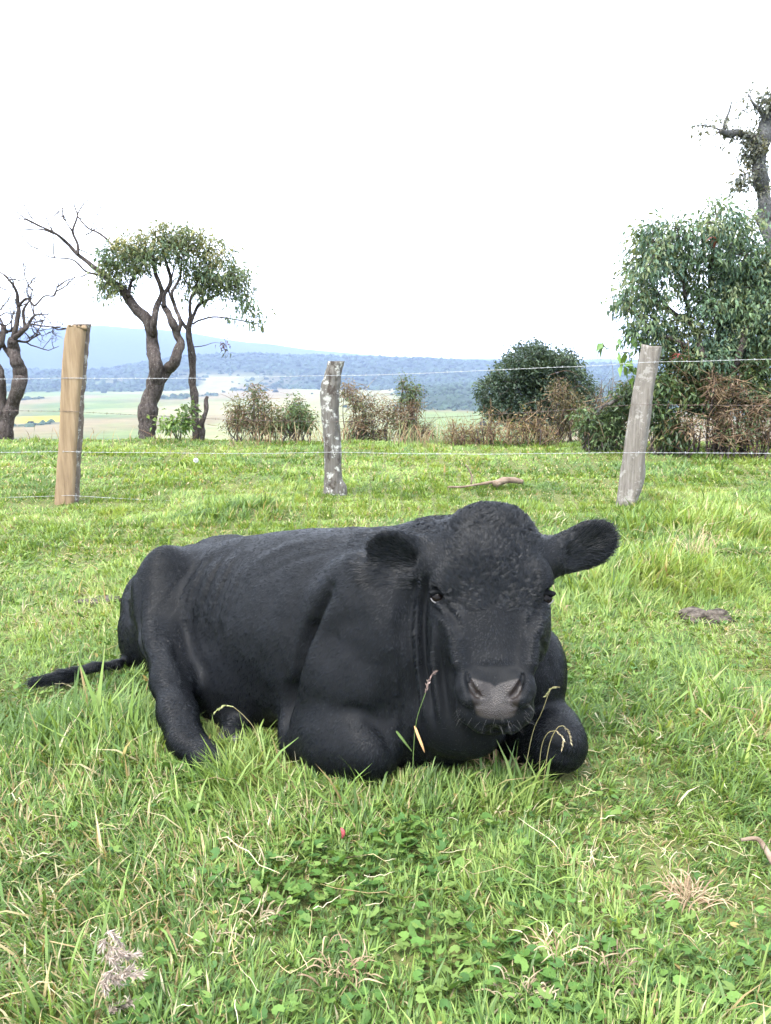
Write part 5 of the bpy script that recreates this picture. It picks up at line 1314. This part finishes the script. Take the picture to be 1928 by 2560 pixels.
# broken branch lying behind the bull
m = NM('weathered_branch'); co = m.coords('Object'); M_BR = m.bsdf(m.ramp(m.noise(m.mapping(co, (.3, 1, 1)), 30, 5), [(.3, (.11, .075, .05, 1)), (.7, (.26, .20, .15, 1))]), .85, .15, m.bump(m.noise(co, 60, 4), .8, .01))
t = Tree('broken_branch', 'broken brown branch lying in the grass behind the bull head', 'branch', gp(1190, 1222), 301)
t.limb([gp(1118, 1226)+[0, 0, .03], gp(1180, 1222)+[0, 0, .045], gp(1230, 1218)+[0, 0, .05], gp(1262, 1214)+[0, 0, .05]], .010, .018, 20, 1.2, 8); t.limb([gp(1240, 1222)+[0, 0, .045], gp(1275, 1218)+[0, 0, .05], gp(1310, 1216)+[0, 0, .05]], .030, .024, 14, 1.4, 9)
t.limb([gp(1178, 1222)+[0, 0, .06], P(1180, 1190, gp(1178, 1222)[1]), P(1165, 1160, gp(1178, 1222)[1])], .010, .006, 10, .6, 5); t.done(M_BR, M_BR)
# dry tussocks: dead grass crowns
def tussock(u, v, label, n=60, L=.08, spread=.06, cols=((.36, .27, .16), (.28, .19, .11), (.46, .38, .24)), up=.5):
    b = gp(u, v); o = empty('dry_tussock', b); tag(o, label, 'tussock', 'dead tufts scattered over the meadow'); g = Geo()
    for k in range(n):
        a = rd.uniform(0, 2*np.pi); p0 = b+np.array([math.cos(a), math.sin(a), 0])*spread*rd.random()+[0, 0, .01]; d = np.array([math.cos(a)*.6, math.sin(a)*.6, up*rd.uniform(-.1, 1.6)])+rd.normal(0, .6, 3); d[2] = abs(d[2])*.8; d /= np.linalg.norm(d); l_ = L*rd.uniform(.4, 1.2)
        ribbon(g, [p0, p0+d*l_*.5+[0, 0, .2*l_], p0+d*l_+rd.normal(0, .15*l_, 3)-[0, 0, .1*l_]], rd.uniform(.0014, .0032), np.array(cols[rd.integers(0, len(cols))])*rd.uniform(.7, 1.2))
    x_ = g.build('dead_blades', M_STALK, o); x_['kind'] = 'stuff'; return o
tussock(1720, 2255, 'round straw coloured dead tuft low on the right of the meadow', 90, .055, .045, ((.30, .22, .13), (.23, .155, .09), (.36, .29, .18)))
tussock(850, 2440, 'brown matted dead tuft low in the middle foreground', 60, .05, .06, ((.22, .15, .09), (.30, .22, .13)))
tussock(1320, 2500, 'pale dead tuft at the bottom of the meadow right of centre', 50, .045, .05, ((.28, .21, .13), (.34, .28, .18)))
tussock(1520, 2440, 'dark brown dead tuft near the bottom right of the meadow', 50, .05, .06, ((.14, .095, .06), (.24, .18, .11)))
tussock(1260, 1950, 'reddish straw tuft in front of the bull chin', 60, .085, .08, ((.36, .24, .13), (.42, .33, .19), (.28, .17, .10)), .8)
tussock(1735, 1400, 'tall straw tuft standing in the rank grass right of the bull', 46, .20, .10, ((.40, .31, .18), (.32, .24, .13)), 1.6)
tussock(650, 2300, 'pale straw tuft in the left foreground turf', 50, .045, .07, ((.28, .22, .14), (.36, .30, .19)))
tussock(1390, 2390, 'flattened tan dead tuft in the right foreground', 40, .06, .05)
# dried dung pat at the right
b = gp(1765, 1548); m = NM('dried_dung'); co = m.coords('Object'); M_DUNG = m.bsdf(m.ramp(m.noise(co, 40, 5), [(.35, (.03, .024, .019, 1)), (.7, (.125, .105, .085, 1))]), .9, .1, m.bump(m.noise(co, 60, 5), 1., .012))
def lump(name, label, cat, c, r, seed, mat):
    vv, ff = ball((0, 0, 0), (1, 1, 1), np.eye(3), 14, 22); q = vv*np.array(r); q += vv*(fbm(vv*1.3+seed, 1.6, 4)-.5)[:, None]*np.array(r)*1.5; q[:, 2] = np.maximum(q[:, 2], -.01)
    return tag(npmesh(name, q+np.asarray(c), ff, mat), label, cat)
lump('dung_pat', 'crusty grey dried dung pat in the grass right of the bull', 'dung', b+[0, 0, .02], (.105, .065, .030), 3.3, M_DUNG)
lump('dung_pat', 'low flaky dung pat in the turf left behind the bull', 'dung', gp(255, 1510)+[0, 0, .012], (.11, .06, .018), 8.1, M_DUNG)
# loose rooted rhizome at the right edge of the foreground
t = Tree('dry_root', 'short brown dry root lying at the right edge of the foreground', 'root', gp(1890, 2150), 303)
t.limb([gp(1850, 2138)+[0, 0, .04], gp(1890, 2140)+[0, 0, .045], gp(1912, 2160)+[0, 0, .04], gp(1935, 2190)+[0, 0, .03]], .0035, .0075, 16, .8, 7); t.done(M_BR)
# dry fringe of weeds along the brow
g = Geo()
for k in range(1500):
    xx = rd.uniform(-8.5, 8.5) if k < 400 else rd.uniform(-2.6, 3.6); yy = rd.uniform(11.4, 13.0); b = gz((xx, yy, 0), -.02); hgt = rd.uniform(.10, .34)*(1 if k < 400 else 1.25)*(.5+float(noise2(np.array([xx]), np.array([yy]), .8, 2, 5.)[0]))
    if float(noise2(np.array([xx*1.0]), np.array([yy]), 1.7, 2, 9.)[0])+rd.normal(0, .08) < .50: continue
    d = rd.normal(0, .45, 3); ribbon(g, [b, b+[d[0]*hgt*.3, 0, hgt*.55], b+[d[0]*hgt, d[1]*hgt, hgt]], .009, np.array([(.24, .19, .10), (.13, .16, .06), (.19, .11, .06)][rd.integers(0, 3)])*rd.uniform(.6, 1.2))
tag(g.build('ridge_weeds', M_STALK), 'thin dry weed stems fringing the brow of the meadow', 'weeds', kind='stuff')
